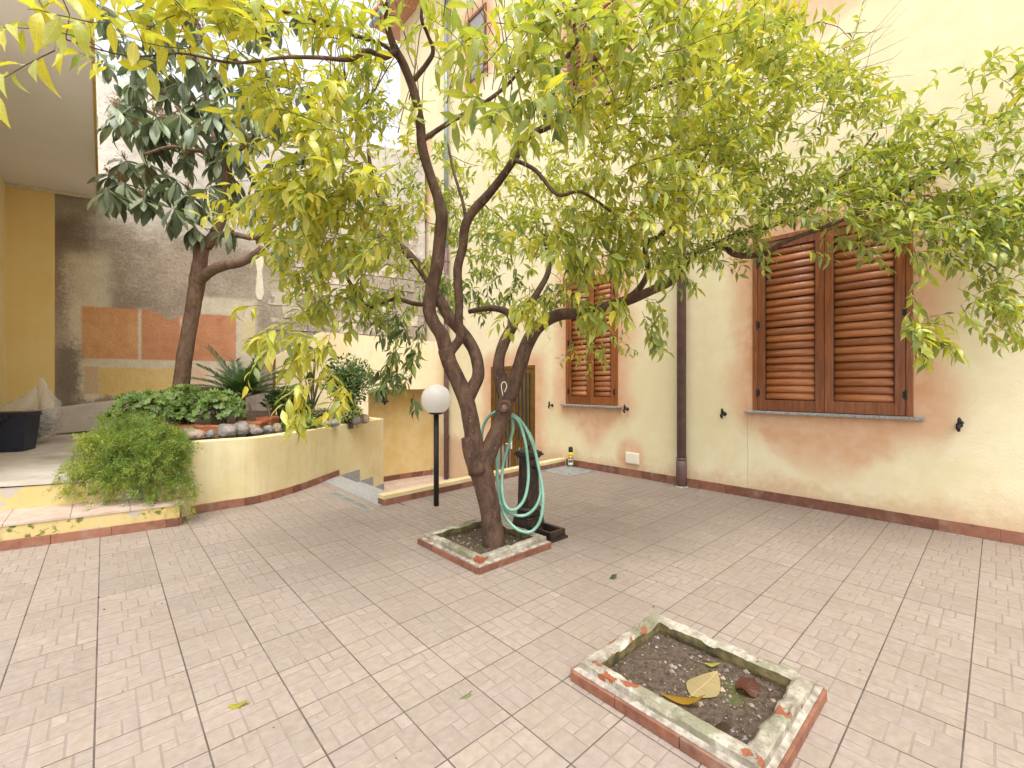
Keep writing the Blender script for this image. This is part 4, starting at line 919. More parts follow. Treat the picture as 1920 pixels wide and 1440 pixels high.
sk.limb([(745,458,4.5,12),(725,400,4.5,10),(700,340,4.4,8),(690,280,4.3,6)], tree, BK, 8)
sk.limb([(828,570,4.18,10),(780,570,4.2,9),(740,560,4.2,8),(690,575,4.1,7),(650,520,3.9,6)], tree, BK, 8)
sk.limb([(876,430,3.7,7),(868,380,3.7,6),(850,320,3.75,5),(840,270,3.8,4)], tree, BK, 8)
sk.limb([(1030,236,3.38,7),(1080,215,3.5,7),(1180,180,3.7,6),(1300,140,3.8,6),(1420,90,3.9,5),(1540,40,3.95,3)], tree, BK, 8)
# sawn stub, knots
m = MB(); m.tube([P(897, 885, 3.82), P(884, 850, 3.80), P(877, 820, 3.79)], [.08, .068, .056], 14, 3, True, .08); m.obj('sawn_stub', BK, tree, True)
def knot(px, py, d, r, dirv=None):
    c = P(px, py, d); n = (Vector((0, 0, CH)) - c).normalized() if dirv is None else Vector(dirv).normalized(); u = n.orthogonal().normalized(); w = n.cross(u)
    ringp = [c + (u * math.cos(t) + w * math.sin(t)) * r for t in np.linspace(0, 2 * math.pi, 15)]; k = MB().tube(ringp, [r * .38] * 15, 8, 0, False, .15).obj('knot', BK, tree, True)
    V = [c + (u * math.cos(t) + w * math.sin(t)) * r - n * .002 for t in np.linspace(0, 2 * math.pi, 13)[:-1]]; MB().add(V, [tuple(range(12))]).obj('knot_heart', M['cutwood'], k)
knot(946, 762, 3.79, .042); knot(839, 603, 4.06, .022); knot(907, 377, 3.585, .018); knot(786, 258, 3.49, .014)
MB().tube(hp([(943, 742, -.22), (940, 722, -.24), (946, 716, -.24), (950, 724, -.23), (946, 735, -.22)]), .0035, 6, 4).obj('wire_hook', M['plastic_white'], tree, True)
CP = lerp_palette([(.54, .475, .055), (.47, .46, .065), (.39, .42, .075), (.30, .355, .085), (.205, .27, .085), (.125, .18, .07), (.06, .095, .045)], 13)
CVAR = [leaf_geom(8, w * .82, f, c, pk, wv, 0, 1, seed=i, tipp=1.3, twist=tw) for i, (w, f, c, pk, wv, tw) in enumerate([(.19, .35, .35, .42, .10, .2), (.17, .5, .55, .40, .15, -.3), (.21, .25, .2, .45, .1, .1), (.18, .6, .75, .42, .05, .4), (.16, .3, .45, .4, .25, -.5), (.20, .45, .15, .43, .2, 0), (.185, .4, 1.0, .42, .1, .3)])]
#          px   py   d    rx   ry   rd   n  tint scale droop
BLOBS = [(170, 70, 2.0, 70, 60, .15, 5, .5, 1.05, .5), (330, 55, 2.25, 100, 65, .25, 13, .8, 1.0, .4), (470, 70, 2.5, 110, 80, .3, 18, 1.2, 1.0, .4), (600, 60, 2.9, 110, 80, .35, 16, 1.8, 1.0, .3), (430, 20, 2.7, 150, 50, .3, 14, 1.5, 1.0, .2),
 (560, 210, 2.9, 90, 80, .35, 22, 1.4, 1.0, .8), (640, 290, 3.1, 95, 85, .4, 30, 1.2, 1.05, 1.0), (560, 370, 3.3, 90, 60, .35, 26, 1.3, .95, 1.0), (690, 370, 3.4, 90, 70, .4, 26, 1.8, 1.0, 1.0), (650, 470, 3.6, 90, 55, .4, 24, 2.4, .95, 1.0), (740, 470, 3.9, 70, 60, .4, 20, 3.4, .9, .9),
 (560, 480, 3.7, 70, 50, .3, 12, 2.4, .9, .9), (700, 560, 4.2, 80, 45, .4, 18, 5.5, .95, 1.0), (760, 640, 4.4, 45, 50, .2, 12, 8.0, 1.0, 1.3), (740, 700, 4.4, 45, 35, .2, 8, 8.5, 1.0, 1.3), (620, 560, 3.6, 60, 40, .3, 9, 2.5, .95, 1.0),  # highest tints paint shade into the dark hanging leaves
 (590, 650, 3.1, 60, 40, .2, 7, 1.6, 1.0, 1.1), (560, 735, 3.1, 50, 25, .15, 5, .4, 1.0, 1.2), (660, 720, 3.2, 40, 30, .15, 5, .5, 1.0, 1.2), (500, 610, 3.3, 30, 40, .15, 4, 2.2, .9, 1.1),
 (700, 160, 3.3, 60, 70, .3, 7, 2.5, .9, .2), (780, 60, 3.2, 90, 70, .3, 8, 2.2, .9, .1), (730, 250, 3.5, 60, 60, .3, 9, 2.8, .9, .4),
 (900, 60, 2.3, 110, 60, .25, 9, 2.8, 1.0, .6), (960, 150, 2.4, 80, 60, .25, 10, 3.5, 1.0, .9), (1060, 60, 2.6, 110, 60, .3, 13, 3.6, 1.0, .6), (1000, 190, 2.7, 60, 50, .2, 8, 5.5, 1.0, 1.2), (1150, 110, 2.8, 100, 80, .3, 18, 3.2, 1.0, .6), (1250, 40, 2.8, 110, 50, .3, 14, 3.2, 1.0, .5),
 (1300, 120, 3.2, 110, 80, .4, 24, 2.8, .95, .5), (1400, 60, 3.4, 110, 60, .4, 20, 3.0, .9, .3), (1450, 160, 3.7, 110, 80, .4, 30, 3.6, .85, .3), (1550, 130, 3.9, 60, 60, .3, 10, 4.0, .8, .2), (1550, 220, 4.0, 70, 50, .3, 14, 4.2, .8, .3),
 (1130, 240, 3.1, 110, 70, .35, 24, 2.6, .95, .7), (1240, 230, 3.4, 110, 80, .4, 28, 3.2, .9, .5), (1360, 270, 3.8, 110, 70, .4, 30, 3.6, .85, .4), (1180, 350, 3.3, 110, 60, .4, 30, 2.8, .95, .9), (1290, 350, 3.5, 90, 60, .4, 24, 2.8, .9, .8), (1400, 350, 4.0, 80, 60, .3, 16, 4.0, .8, .6),
 (1010, 330, 3.9, 100, 60, .4, 16, 3.4, .85, .5), (1050, 430, 3.5, 110, 50, .4, 24, 3.0, .95, 1.0), (960, 440, 4.4, 100, 60, .4, 24, 5.0, .85, .7), (950, 540, 4.6, 110, 40, .4, 24, 7.0, .85, 1.0), (1120, 470, 3.5, 90, 45, .3, 20, 3.2, 1.0, 1.0), (1000, 560, 3.4, 55, 20, .2, 6, 1.8, 1.0, 1.2), (1110, 560, 3.5, 45, 25, .15, 6, 4.0, 1.1, 1.2),
 (1200, 480, 3.8, 70, 40, .3, 14, 5.0, .9, .9), (1300, 450, 4.0, 70, 30, .3, 14, 5.0, .8, .8), (1220, 590, 3.8, 22, 45, .12, 6, 5.0, .9, 1.3), (1115, 640, 4.5, 45, 28, .2, 7, 4.0, .7, 1.0), (1400, 440, 4.0, 60, 30, .25, 12, 5.0, .8, .7),
 (1500, 375, 4.0, 100, 45, .35, 28, 4.8, .85, .6), (1600, 340, 3.95, 90, 60, .35, 28, 4.4, .85, .5), (1680, 270, 3.9, 60, 80, .3, 18, 4.2, .85, .1), (1700, 390, 3.8, 110, 50, .35, 34, 4.6, .85, .6), (1800, 300, 3.75, 80, 80, .3, 26, 4.4, .85, .3), (1880, 200, 3.7, 50, 80, .3, 16, 4.2, .85, .1), (1850, 400, 3.6, 90, 60, .3, 30, 4.6, .85, .6), (1800, 455, 3.6, 100, 40, .3, 24, 4.8, .85, .9), (1620, 440, 3.8, 100, 30, .3, 10, 5.0, .85, .9), (1860, 560, 3.5, 55, 50, .2, 16, 4.4, .85, 1.1), (1710, 600, 3.5, 20, 60, .1, 8, 3.6, .95, 1.3), (1960, 420, 3.5, 60, 140, .3, 20, 4.5, .85, .6),
 (860, 330, 5.2, 130, 70, .3, 34, 4.2, .8, .5), (900, 430, 5.2, 130, 60, .3, 38, 5.2, .8, .6), (1060, 320, 5.2, 130, 80, .3, 30, 4.2, .8, .5), (760, 380, 5.4, 110, 70, .3, 28, 4.6, .8, .5), (680, 430, 5.4, 70, 60, .3, 16, 5.0, .8, .5), (1190, 410, 5.0, 110, 60, .3, 22, 4.5, .8, .5), (840, 530, 5.2, 90, 40, .3, 22, 6.5, .8, .9),
 (650, 200, 4.0, 90, 80, .4, 18, 2.2, .9, .5), (880, 230, 4.6, 60, 60, .3, 5, 3.4, .8, .3), (1300, 200, 4.6, 150, 110, .4, 40, 4.4, .8, .3)]
LC = []; bases = []; sprigs = MB(); center = np.array(P(960, 450, 4.0))
def sprig(p, dirv, L, n, tint, sc, droop, LC, sprigs, nv=7, npal=13, tstd=2.1):
    d = np.array(dirv, float); d /= np.linalg.norm(d); pts = [p.copy()]; cur = p.copy(); seg = 5
    for i in range(seg):
        d = d + np.array([0, 0, -droop * .11]) + rng.normal(0, .10, 3); d /= np.linalg.norm(d); cur = cur + d * L / seg; pts.append(cur.copy())
    sprigs.tube([Vector(q) for q in pts], [.0024 * sc, .0022 * sc, .002 * sc, .0017 * sc, .0014 * sc, .0009 * sc], 4, 0, False)
    ph = rng.uniform(0, 6.28)
    for k in range(n):
        t = .12 + .88 * (k + rng.uniform(0, .5)) / n; f = min(t, .999) * seg; i = int(f); q = pts[i] * (1 - f + i) + pts[i + 1] * (f - i); ax = pts[i + 1] - pts[i]; ax /= np.linalg.norm(ax)
        ph += 2.4 + rng.normal(0, .3); u = np.cross(ax, [0, 0, 1.0]); u = u / (np.linalg.norm(u) + 1e-6); w = np.cross(ax, u); rad = u * math.cos(ph) + w * math.sin(ph)
        ld = ax * rng.uniform(.25, .9) + rad * .85 + np.array([0, 0, -.34 * droop + rng.uniform(-.35, .12)]); up = np.array([0, 0, 1.0]) + rng.normal(0, .35, 3) + ax * .3
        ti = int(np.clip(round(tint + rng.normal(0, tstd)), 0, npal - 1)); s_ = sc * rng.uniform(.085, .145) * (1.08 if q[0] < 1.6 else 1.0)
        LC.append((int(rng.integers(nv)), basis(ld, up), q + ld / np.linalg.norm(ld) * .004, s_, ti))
for (px, py, d, rx, ry, rd, n, tint, sc, droop) in BLOBS:
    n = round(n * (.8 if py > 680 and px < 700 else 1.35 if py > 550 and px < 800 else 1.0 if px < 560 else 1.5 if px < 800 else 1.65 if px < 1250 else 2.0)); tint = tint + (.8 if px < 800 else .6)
    for k in range(n):
        v = rng.normal(0, .55, 3); v = np.clip(v, -1.15, 1.15)
        dd = d + v[2] * rd; p = np.array(P(px + v[0] * rx, py + v[1] * ry, dd)); out = p - center; out[2] *= .5; out /= (np.linalg.norm(out) + .2)
        dirv = out * .8 + np.array([0, 0, .6 - .72 * droop]) + rng.normal(0, .45, 3); nl = int(rng.integers(6, 12))
        if p[0] > 5.7: continue
        bases.append(p); sprig(p, dirv, rng.uniform(.16, .34), nl, tint, sc * 1.05, droop, LC, sprigs)
tw = connect(sk, bases, .0022, .0045, 5, .03)
o = tw.obj('twigs', M['bark'], tree, True); o['kind'] = 'stuff'; o = sprigs.obj('green_shoots', M['twig'], tree, True); o['kind'] = 'stuff'
bare = MB()
for k in range(34):
    a = random.uniform(610, 1010); p0 = P(a, random.uniform(120, 260), random.uniform(3.3, 4.2)); d = Vector((random.gauss(0, .25), random.gauss(0, .25), 1)).normalized(); L = random.uniform(.5, 1.3)
    q = p0.copy(); pts = [q.copy()]
    for i in range(5): d = (d + Vector((random.gauss(0, .12), random.gauss(0, .12), .02))).normalized(); q = q + d * L / 5; pts.append(q.copy())
    bare.tube(pts, [.005, .0045, .004, .003, .0022, .0012], 5, 1, False)
for k in range(22):
    p0 = P(random.uniform(1380, 1540), random.uniform(120, 250), random.uniform(4.0, 4.5)); q = p0.copy(); pts = [q.copy()]; tgt = P(random.uniform(1560, 1720), random.uniform(-10, 200), 4.3); d = (tgt - p0); 
    for i in range(5): q = p0 + d * ((i + 1) / 5) + Vector((random.gauss(0, .035), random.gauss(0, .035), random.gauss(0, .04) - .10 * (i / 4) * (1 - i / 4))); pts.append(q.copy())
    bare.tube(pts, [.004, .0035, .003, .0024, .0018, .001], 5, 1, False)
o = bare.obj('bare_shoots', M['bark'], tree, True); o['kind'] = 'stuff'
big, small = split_leaves(LC); leaf_parts(CVAR, big, CP, M['leaf'], tree); leaf_stuff('foliage', CVAR, small, CP, M['leaf'], tree)
print('citrus leaves', len(LC))
p = P(1185, 402, 3.4); MB().lathe([(0, -.018), (.012, -.014), (.019, 0), (.014, .012), (0, .018)], p, 12).obj('dry_fruit', simple('orange_fruit', (.60, .25, .02), .6), tree, True)
# ------------------------------------------------------------------ the loquat tree
lq = empty('loquat_tree', P(338, 790, 6.3), 'dark leaved loquat tree with whorls of long leaves in the raised planter', 'tree'); sl2 = Skel(); B2 = M['bark2']
sl2.limb([(334,800,6.3,31),(338,745,6.3,27),(347,665,6.3,26),(360,590,6.3,24),(370,530,6.3,27),(375,490,6.3,24),(381,450,6.3,25)], lq, B2, 16, name='trunk')
sl2.limb([(371,528,6.28,22),(392,510,6.22,19),(420,498,6.15,18),(450,492,6.1,17),(478,478,6.05,15),(492,464,6.02,13)], lq, B2)
sl2.limb([(385,462,6.3,22),(402,440,6.32,18),(418,400,6.4,17),(425,350,6.4,16),(424,305,6.4,15),(400,270,6.4,12),(370,240,6.3,9),(330,200,6.3,6)], lq, B2); sl2.limb([(424,310,6.4,14),(440,285,6.4,13),(470,260,6.4,10),(500,200,6.5,8),(480,120,6.5,6)], lq, B2)
sl2.limb([(400,440,6.32,12),(440,440,6.3,11),(480,445,6.2,9),(520,420,6.2,6)], lq, B2); sl2.limb([(440,300,6.4,9),(410,285,6.2,8),(360,282,6.1,7),(320,275,6.0,6),(270,290,5.9,4)], lq, B2); sl2.limb([(405,275,6.4,9),(390,200,6.5,8),(380,120,6.5,7),(370,40,6.5,5),(360,-60,6.5,4)], lq, B2)
TERM = [(198,350,5.8),(232,340,6.0),(270,300,6.2),(262,235,6.1),(222,205,6.0),(215,225,6.3),(290,215,6.0),(335,205,6.1),(400,210,6.0),(440,215,6.2),(365,235,5.9),(300,250,6.3),(250,150,6.4),(340,150,6.5),(410,150,6.4),(470,160,6.5),(300,95,6.5),(380,70,6.4),(235,70,6.7),(440,90,6.6),(330,335,6.0),(285,335,6.2),(268,370,6.1),(392,345,5.9),(325,390,5.8),(360,375,6.2),(430,425,6.2),(455,280,6.2),(490,250,6.4),(525,220,6.6),(410,295,6.6),(345,290,6.7),(195,110,6.9),(350,15,6.6),(420,15,6.7),(275,20,6.8),(470,50,6.8),(510,130,6.8),(500,330,6.5),(475,385,6.4),(545,300,6.7),(235,300,6.6),(310,175,6.7),(520,30,7.0),(560,160,7.0),(200,30,7.1),(570,400,6.6),(360,110,6.2),(260,110,6.2),(545,450,6.4),(590,330,6.9),(440,350,6.7),(300,60,6.2),(250,190,6.5),(360,190,6.6),(420,250,6.7),(480,210,6.1),(320,130,6.9)]
LP_ = lerp_palette([(.27, .31, .215), (.18, .225, .145), (.105, .14, .09), (.055, .08, .05)], 7)
rq = random.Random(5)
TERM += [(a + rq.uniform(-45, 45), b_ + rq.uniform(-35, 35), d + rq.uniform(.05, .9)) for a, b_, d in TERM if b_ < 400]
LV = [leaf_geom(13, w * .86, f, c, .58, .05, .13, 2, 11, 1.0, i, tw_) for i, (w, f, c, tw_) in enumerate([(.17, .25, .25, .1), (.16, .35, .45, -.2), (.18, .2, .1, .2), (.165, .3, .65, 0)])]
LL = []; bs = []; fl = MB()
for (px, py, d) in TERM:
    p = np.array(P(px, py, d)); bs.append(p); cen = np.array(P(370, 260, 6.4)); out = p - cen; out[2] *= .4; out /= np.linalg.norm(out) + .3; ax = out * .6 + np.array([0, 0, .75]) + rng.normal(0, .15, 3); ax /= np.linalg.norm(ax)
    u = np.cross(ax, [.3, .9, .2]); u /= np.linalg.norm(u); w = np.cross(ax, u); ph = rng.uniform(0, 6.28)
    for k in range(int(rng.integers(9, 14))):
        ph += 2.4; el = rng.uniform(-.9, .35) - .012 * k; rad = u * math.cos(ph) + w * math.sin(ph); ld = rad + ax * el + np.array([0, 0, -rng.uniform(.25, 1.0)])
        LL.append((int(rng.integers(4)), basis(ld, np.array([0, 0, 1.0]) + rad * .4 + rng.normal(0, .15, 3)), p - ax * rng.uniform(0, .09), rng.uniform(.27, .41), int(np.clip(round(rng.normal(2.4, 1.6)), 0, 6))))
    if rng.uniform() < .6:
        for k in range(26):
            q = p + ax * rng.uniform(.02, .13) + rng.normal(0, .03, 3); fl.tube([Vector(p), Vector(q)], .0025, 3, 0, False); r_ = .008
            fl.add([Vector(q) + Vector(v) * r_ for v in ((1,0,0),(-1,0,0),(0,1,0),(0,-1,0),(0,0,1),(0,0,-1))], [(0,2,4),(2,1,4),(1,3,4),(3,0,4),(2,0,5),(1,2,5),(3,1,5),(0,3,5)])
o = connect(sl2, bs, .006, .010, 6, -.05).obj('twigs', B2, lq, True); o['kind'] = 'stuff'
o = fl.obj('flower_clusters', simple('rusty_buds', (.30, .20, .09), .9, .5, 40), lq); o['kind'] = 'stuff'
big, small = split_leaves(LL); leaf_parts(LV, big, LP_, M['leaf2'], lq); leaf_stuff('foliage', LV, small, LP_, M['leaf2'], lq)
# ------------------------------------------------------------------ plants and things in the planter
GP = lerp_palette([(.28, .36, .09), (.19, .29, .075), (.115, .20, .055), (.06, .115, .04)], 7); DV = [disc_leaf(7, 21, c, i) for i, c in enumerate((.2, .6, -.3, .9))]
OV = [leaf_geom(4, w, .3, c, .5, 0, 0, 1, seed=i) for i, (w, c) in enumerate(((.28, .2), (.24, .5), (.32, .1)))]
def soil_z(y): return .70 + .20 * min(max((y - 6.2) / 4.5, 0), 1)
def rect_pot(c, w, dp, h, rz, parent):
    mt = Matrix.Translation(c) @ Matrix.Rotation(rz, 4, 'Z'); m = MB(); k = .82
    def lp(s, z): return [mt @ Vector((a * w / 2 * s, b_ * dp / 2 * s, z)) for a, b_ in ((-1,-1),(1,-1),(1,1),(-1,1))]
    rings = [lp(k, 0), lp(.96, h * .82), lp(1.04, h * .82), lp(1.05, h), lp(.95, h), lp(.90, h * .8)]
    V = [v for r_ in rings for v in r_]; Fc = [(3, 2, 1, 0)]
    for r_ in range(5): Fc += [(r_*4+i, r_*4+(i+1) % 4, r_*4+4+(i+1) % 4, r_*4+4+i) for i in range(4)]
    m.add(V, Fc); m.add([v for v in lp(.92, h * .85)], [(0, 1, 2, 3)], 1)
    return m.obj('pot', [M['pot'], M['soil']], parent)
def geranium(px, py, d, rx, ry, rz_, n, label, pot=None, sc=.12, zb=None, tint=1.6):
    c = np.array(P(px, py, d)); b0 = Vector((c[0], c[1], soil_z(c[1]) - .02)); t = empty('geranium', b0, label, 'plant', 'geraniums in the raised planter')
    if pot: rect_pot((pot[0], pot[1], pot[2]), pot[3], pot[4], pot[5], R(pot[6]), t)
    L = []; st = MB(); n = int(n * 1.45); sc *= .84
    for k in range(n):
        v = rng.normal(0, 1, 3); v /= np.linalg.norm(v); v[2] = abs(v[2]) * 1.45 - .5; v *= rng.uniform(.55, 1.0) ** .5
        p = c + v * np.array([rx, ry, rz_]); nrm = v + np.array([-.25, -.35, .8]) + rng.normal(0, .3, 3); u = np.cross(nrm, rng.normal(0, 1, 3)); s_ = sc * rng.uniform(.6, 1.15)
        B = basis(u, nrm); L.append((int(rng.integers(4)), B, p - B[:, 0] * s_ * .35, s_, int(np.clip(round(rng.normal(tint, 1.1)), 0, 6))))
        if k % 2 == 0: st.tube([b0 + Vector((random.gauss(0, rx * .25), random.gauss(0, ry * .25), 0)), Vector((c + (p - c) * .4 + np.array([0, 0, -.05]))), Vector(p)], [.005, .004, .0025], 4, 2, False)
    o = st.obj('stems', M['twig'], t, True); o['kind'] = 'stuff'; leaf_parts(DV, L, GP, M['leaf3'], t)
geranium(283, 768, 5.65, .46, .34, .26, 120, 'large spreading geranium with bright round leaves above the fern', tint=1.4)
geranium(348, 752, 5.95, .30, .26, .23, 70, 'tall pale green geranium in a brown trough at the loquat trunk', (P(345,798,5.75).x, P(345,798,5.75).y, .74, .36, .2, .16, -40), tint=.6)
geranium(412, 766, 5.7, .30, .24, .25, 75, 'bushy scallop leaved geranium in an orange trough behind the rocks', (P(403,803,5.62).x, P(403,803,5.62).y, .76, .36, .2, .16, -40), tint=1.6)
geranium(262, 812, 5.25, .24, .18, .15, 48, 'small geranium spilling over the end of the planter', sc=.09, tint=1.8)
for (px, py, d, w, h, rz, lab) in ((470, 795, 6.05, .34, .16, -35, 'wide orange terracotta trough behind the grey rocks'), (503, 792, 6.3, .24, .20, 50, 'square brown terracotta pot beside the ground cover')):
    c = P(px, py, d); t = empty('terracotta_pot', (c.x, c.y, .77), lab, 'pot', 'terracotta pots in the planter'); rect_pot((c.x, c.y, .765), w, .2, h, R(rz), t)
    MB().tube([Vector((c.x, c.y, .78)), Vector((c.x + .02, c.y, .98)), Vector((c.x - .02, c.y + .02, 1.18))], [.02, .016, .011], 8, 3, True, .2).obj('bare_stem', M['bark2'], t, True)
def bush(name, px, py, d, r3, n, ls, pal, tint, label, mat='leaf3', var=OV, cat='plant', shell=.5, up=.5):
    c = np.array(P(px, py, d)); zb = soil_z(c[1]); t = empty(name, (c[0], c[1], zb), label, cat); L = []; st = MB()
    for k in range(n):
        v = rng.normal(0, 1, 3); v /= np.linalg.norm(v); v *= rng.uniform(shell, 1.0) * (1 + .18 * mnoise.noise(Vector(v * 2.3))); p = c + v * np.array(r3)
        if p[2] < zb: continue
        ld = v + rng.normal(0, .6, 3) + np.array([0, 0, up]); L.append((int(rng.integers(len(var))), basis(ld, v + np.array([0, 0, .8]) + rng.normal(0, .3, 3)), p, ls * rng.uniform(.7, 1.25), int(np.clip(round(rng.normal(tint, 1.2)), 0, 6))))
        if k % 12 == 0: st.tube([Vector((c[0] + random.gauss(0, .03), c[1] + random.gauss(0, .03), zb - .03)), Vector(c * .6 + p * .4), Vector(p)], [.006, .004, .002], 4, 2, False)
    o = st.obj('stems', M['twig'], t, True); o['kind'] = 'stuff'; leaf_stuff('foliage', var, L, pal, M[mat], t); return t
DGP = lerp_palette([(.16, .24, .06), (.08, .15, .04), (.045, .09, .03), (.03, .06, .022)], 7); PGP = lerp_palette([(.40, .42, .14), (.26, .33, .10), (.14, .2, .06), (.20, .14, .07)], 7)
bush('round_shrub', 655, 715, 7.3, (.40, .36, .42), 2300, .055, DGP, 1.8, 'dense round evergreen shrub with tiny leaves before the stair parapet', shell=.35)
bush('small_shrub', 527, 752, 6.7, (.22, .2, .17), 700, .055, DGP, 3.2, 'low dark green shrub behind the square terracotta pot'); bush('small_shrub', 560, 760, 6.9, (.2, .2, .15), 420, .06, DGP, 2.4, 'low dark shrub between the small pots and the tall leafy plant')
bush('ground_cover', 564, 797, 6.35, (.26, .20, .13), 900, .05, GP, 1.6, 'compact mound of round green leaves on the planter rim')
bush('succulent_patch', 600, 778, 6.9, (.16, .14, .09), 400, .05, PGP, 5.0, 'brownish dry low plant beside the rim stones'); bush('succulent_patch', 655, 775, 7.2, (.22, .16, .11), 520, .05, PGP, 1.6, 'pale yellow green succulents at the end of the planter'); bush('succulent_patch', 325, 823, 5.3, (.10, .08, .07), 260, .045, PGP, .6, 'bright lime tuft beside the first flat rock')
# tall broad leaved plant
c = P(585, 770, 7.0); t = empty('calla_plant', (c.x, c.y, soil_z(c.y)), 'broad leaved calla plant on tall stalks before the pale parapet', 'plant'); BV = [leaf_geom(9, .26, .3, cu, .38, .12, 0, 2, seed=i) for i, cu in enumerate((.3, .6, .9))]; LB = []; st = MB()
for (px, py, a) in ((560,672,-1),(590,660,0),(612,678,1),(575,690,-.5),(600,700,.8),(552,700,-1.2),(622,705,1.3),(583,715,-.2),(568,725,-1),(607,728,1),(592,680,.3),(545,730,-1.5)):
    p = np.array(P(px, py, 7.0 + random.uniform(-.15, .15))); st.tube([c + Vector((random.gauss(0, .03), random.gauss(0, .03), -.1)), Vector((p[0] * .5 + c.x * .5, p[1] * .5 + c.y * .5, p[2] * .6 + c.z * .4)), Vector(p)], [.012, .009, .006], 6, 4, False)
    ld = np.array([SS * a, -CC * a, .15]) + np.array([-CC, -SS, 0]) * .5 + rng.normal(0, .25, 3); LB.append((int(rng.integers(3)), basis(ld, np.array([-.4, -.4, .9])), p, random.uniform(.22, .34), int(rng.integers(1, 4))))
o = st.obj('stalks', M['twig'], t, True); leaf_parts(BV, LB, DGP, M['leaf3'], t)
# palm
c = P(452, 775, 6.5); t = empty('fan_palm', (c.x, c.y, soil_z(c.y) - .02), 'spiky dark green palm between the geraniums and the parapet', 'palm')
MB().tube([Vector((c.x, c.y, .70)), Vector((c.x, c.y, 1.24))], [.07, .05], 10, 4, True, .3).obj('trunk', M['bark2'], t, True)
PV = leaf_geom(4, .06, .3, .15, .35); 
for k in range(26):
    az = k * 2.4; el = random.uniform(.25, 1.35); d = np.array([math.cos(az) * math.cos(el), math.sin(az) * math.cos(el), math.sin(el)]); L = random.uniform(.6, .9); p = np.array([c.x, c.y, 1.22]); pts = [p.copy()]; dd = d.copy(); inst = []
    for i in range(8):
        dd = dd + np.array([0, 0, -.09]); dd /= np.linalg.norm(dd); p = p + dd * L / 8; pts.append(p.copy()); side = np.cross(dd, [0, 0, 1.0]); side /= np.linalg.norm(side) + 1e-6
        if i >= 1:
            for q_ in range(4):
                for sg in (-1, 1): inst.append((0, basis(dd * .75 + side * sg * .9 + np.array([0, 0, .35]), np.cross(side * sg, dd) * sg + np.array([0, 0, .5])), p - dd * L / 32 * q_, random.uniform(.16, .24) * (1 - .05 * i), int(rng.integers(2, 7))))
    m = leaf_stuff('frond', [PV], inst, DGP, M['leaf3'], t); del m['kind']
    MB().tube([Vector(v) for v in pts], [.008, .007, .006, .005, .004, .003, .003, .002, .001], 4, 0, False).obj('rachis', M['twig'], m)
# asparagus fern hanging over the planter end
af = empty('asparagus_fern', (.35, 6.2, .72), 'feathery bright green asparagus fern cascading over the planter end and steps', 'plant')
NV = leaf_geom(2, .05, 0, 0); V_, F_, U_ = np.array([(0, 0, 0), (.5, .085, .03), (1, 0, 0), (.5, -.085, .03)]), [(0, 1, 2, 3)], np.array([(.5, 0), (1, .5), (.5, 1), (0, .5)]); NV = (V_, F_, U_); FP = lerp_palette([(.34, .37, .06), (.215, .30, .055), (.13, .215, .05), (.06, .11, .035)], 7)
stm = MB(); inst = []
for k in range(560):
    r_ = random.random()
    if r_ < .50: e = P(random.uniform(112, 300), random.uniform(870, 948), random.uniform(4.35, 4.8)); s = Vector((random.uniform(-.05, .5), random.uniform(5.95, 6.9), .76))
    elif r_ < .80: e = P(random.uniform(270, 368), random.uniform(840, 962), random.uniform(4.45, 4.72)); s = Vector((random.uniform(.3, .62), random.uniform(5.85, 6.3), .78))
    else: e = P(random.uniform(160, 320), random.uniform(790, 870), random.uniform(4.7, 5.2)); s = Vector((random.uniform(.05, .6), random.uniform(6.0, 7.0), .80))
    s.x += random.gauss(0, .05); apex = s.lerp(e, .45); apex.z = max(s.z, e.z) + random.uniform(.02, .13); pts, _ = catmull([s, s.lerp(apex, .5) + Vector((0, 0, .05)), apex, e.lerp(apex, .35) + Vector((0, 0, .03)), e], [0] * 5, 4)
    if k % 6 == 0: stm.tube(pts, [.0015] * len(pts), 3, 0, False)
    for rep in range(4):
        i = random.randrange(4, len(pts) - 1); a = np.array(pts[i]) + rng.normal(0, .025, 3); tg = np.array(pts[i + 1] - pts[i]); tg /= np.linalg.norm(tg) + 1e-6
        d = tg * .5 + np.array([-.5, -.6, .15]) * rng.uniform(.2, .9) + rng.normal(0, .45, 3); d /= np.linalg.norm(d); L = rng.uniform(.10, .21); tb = rng.normal(2.0, 1.1) + (.5 if e.z > .8 else 0) - (1.2 if e.x < -.1 else 0)
        cur = a.copy(); sg = 9
        for q_ in range(sg):
            d = d + np.array([0, 0, -.11]) + rng.normal(0, .05, 3); d /= np.linalg.norm(d); cur = cur + d * L / sg; wd = 1.15 - .9 * q_ / sg
            for w_ in range(7):
                v = rng.normal(0, 1, 3); v -= d * np.dot(v, d) * .8; v /= np.linalg.norm(v); inst.append((0, basis(v + d * .7, rng.normal(0, .6, 3) + np.array([0, 0, 1.])), cur + v * rng.uniform(0, .02) * wd, rng.uniform(.028, .046) * wd, int(np.clip(round(rng.normal(tb, .7)), 0, 6))))
o = stm.obj('stems', M['twig'], af, True); o['kind'] = 'stuff'; leaf_stuff('needles', [NV], inst, FP, M['leaf3'], af); print('needles', len(inst))
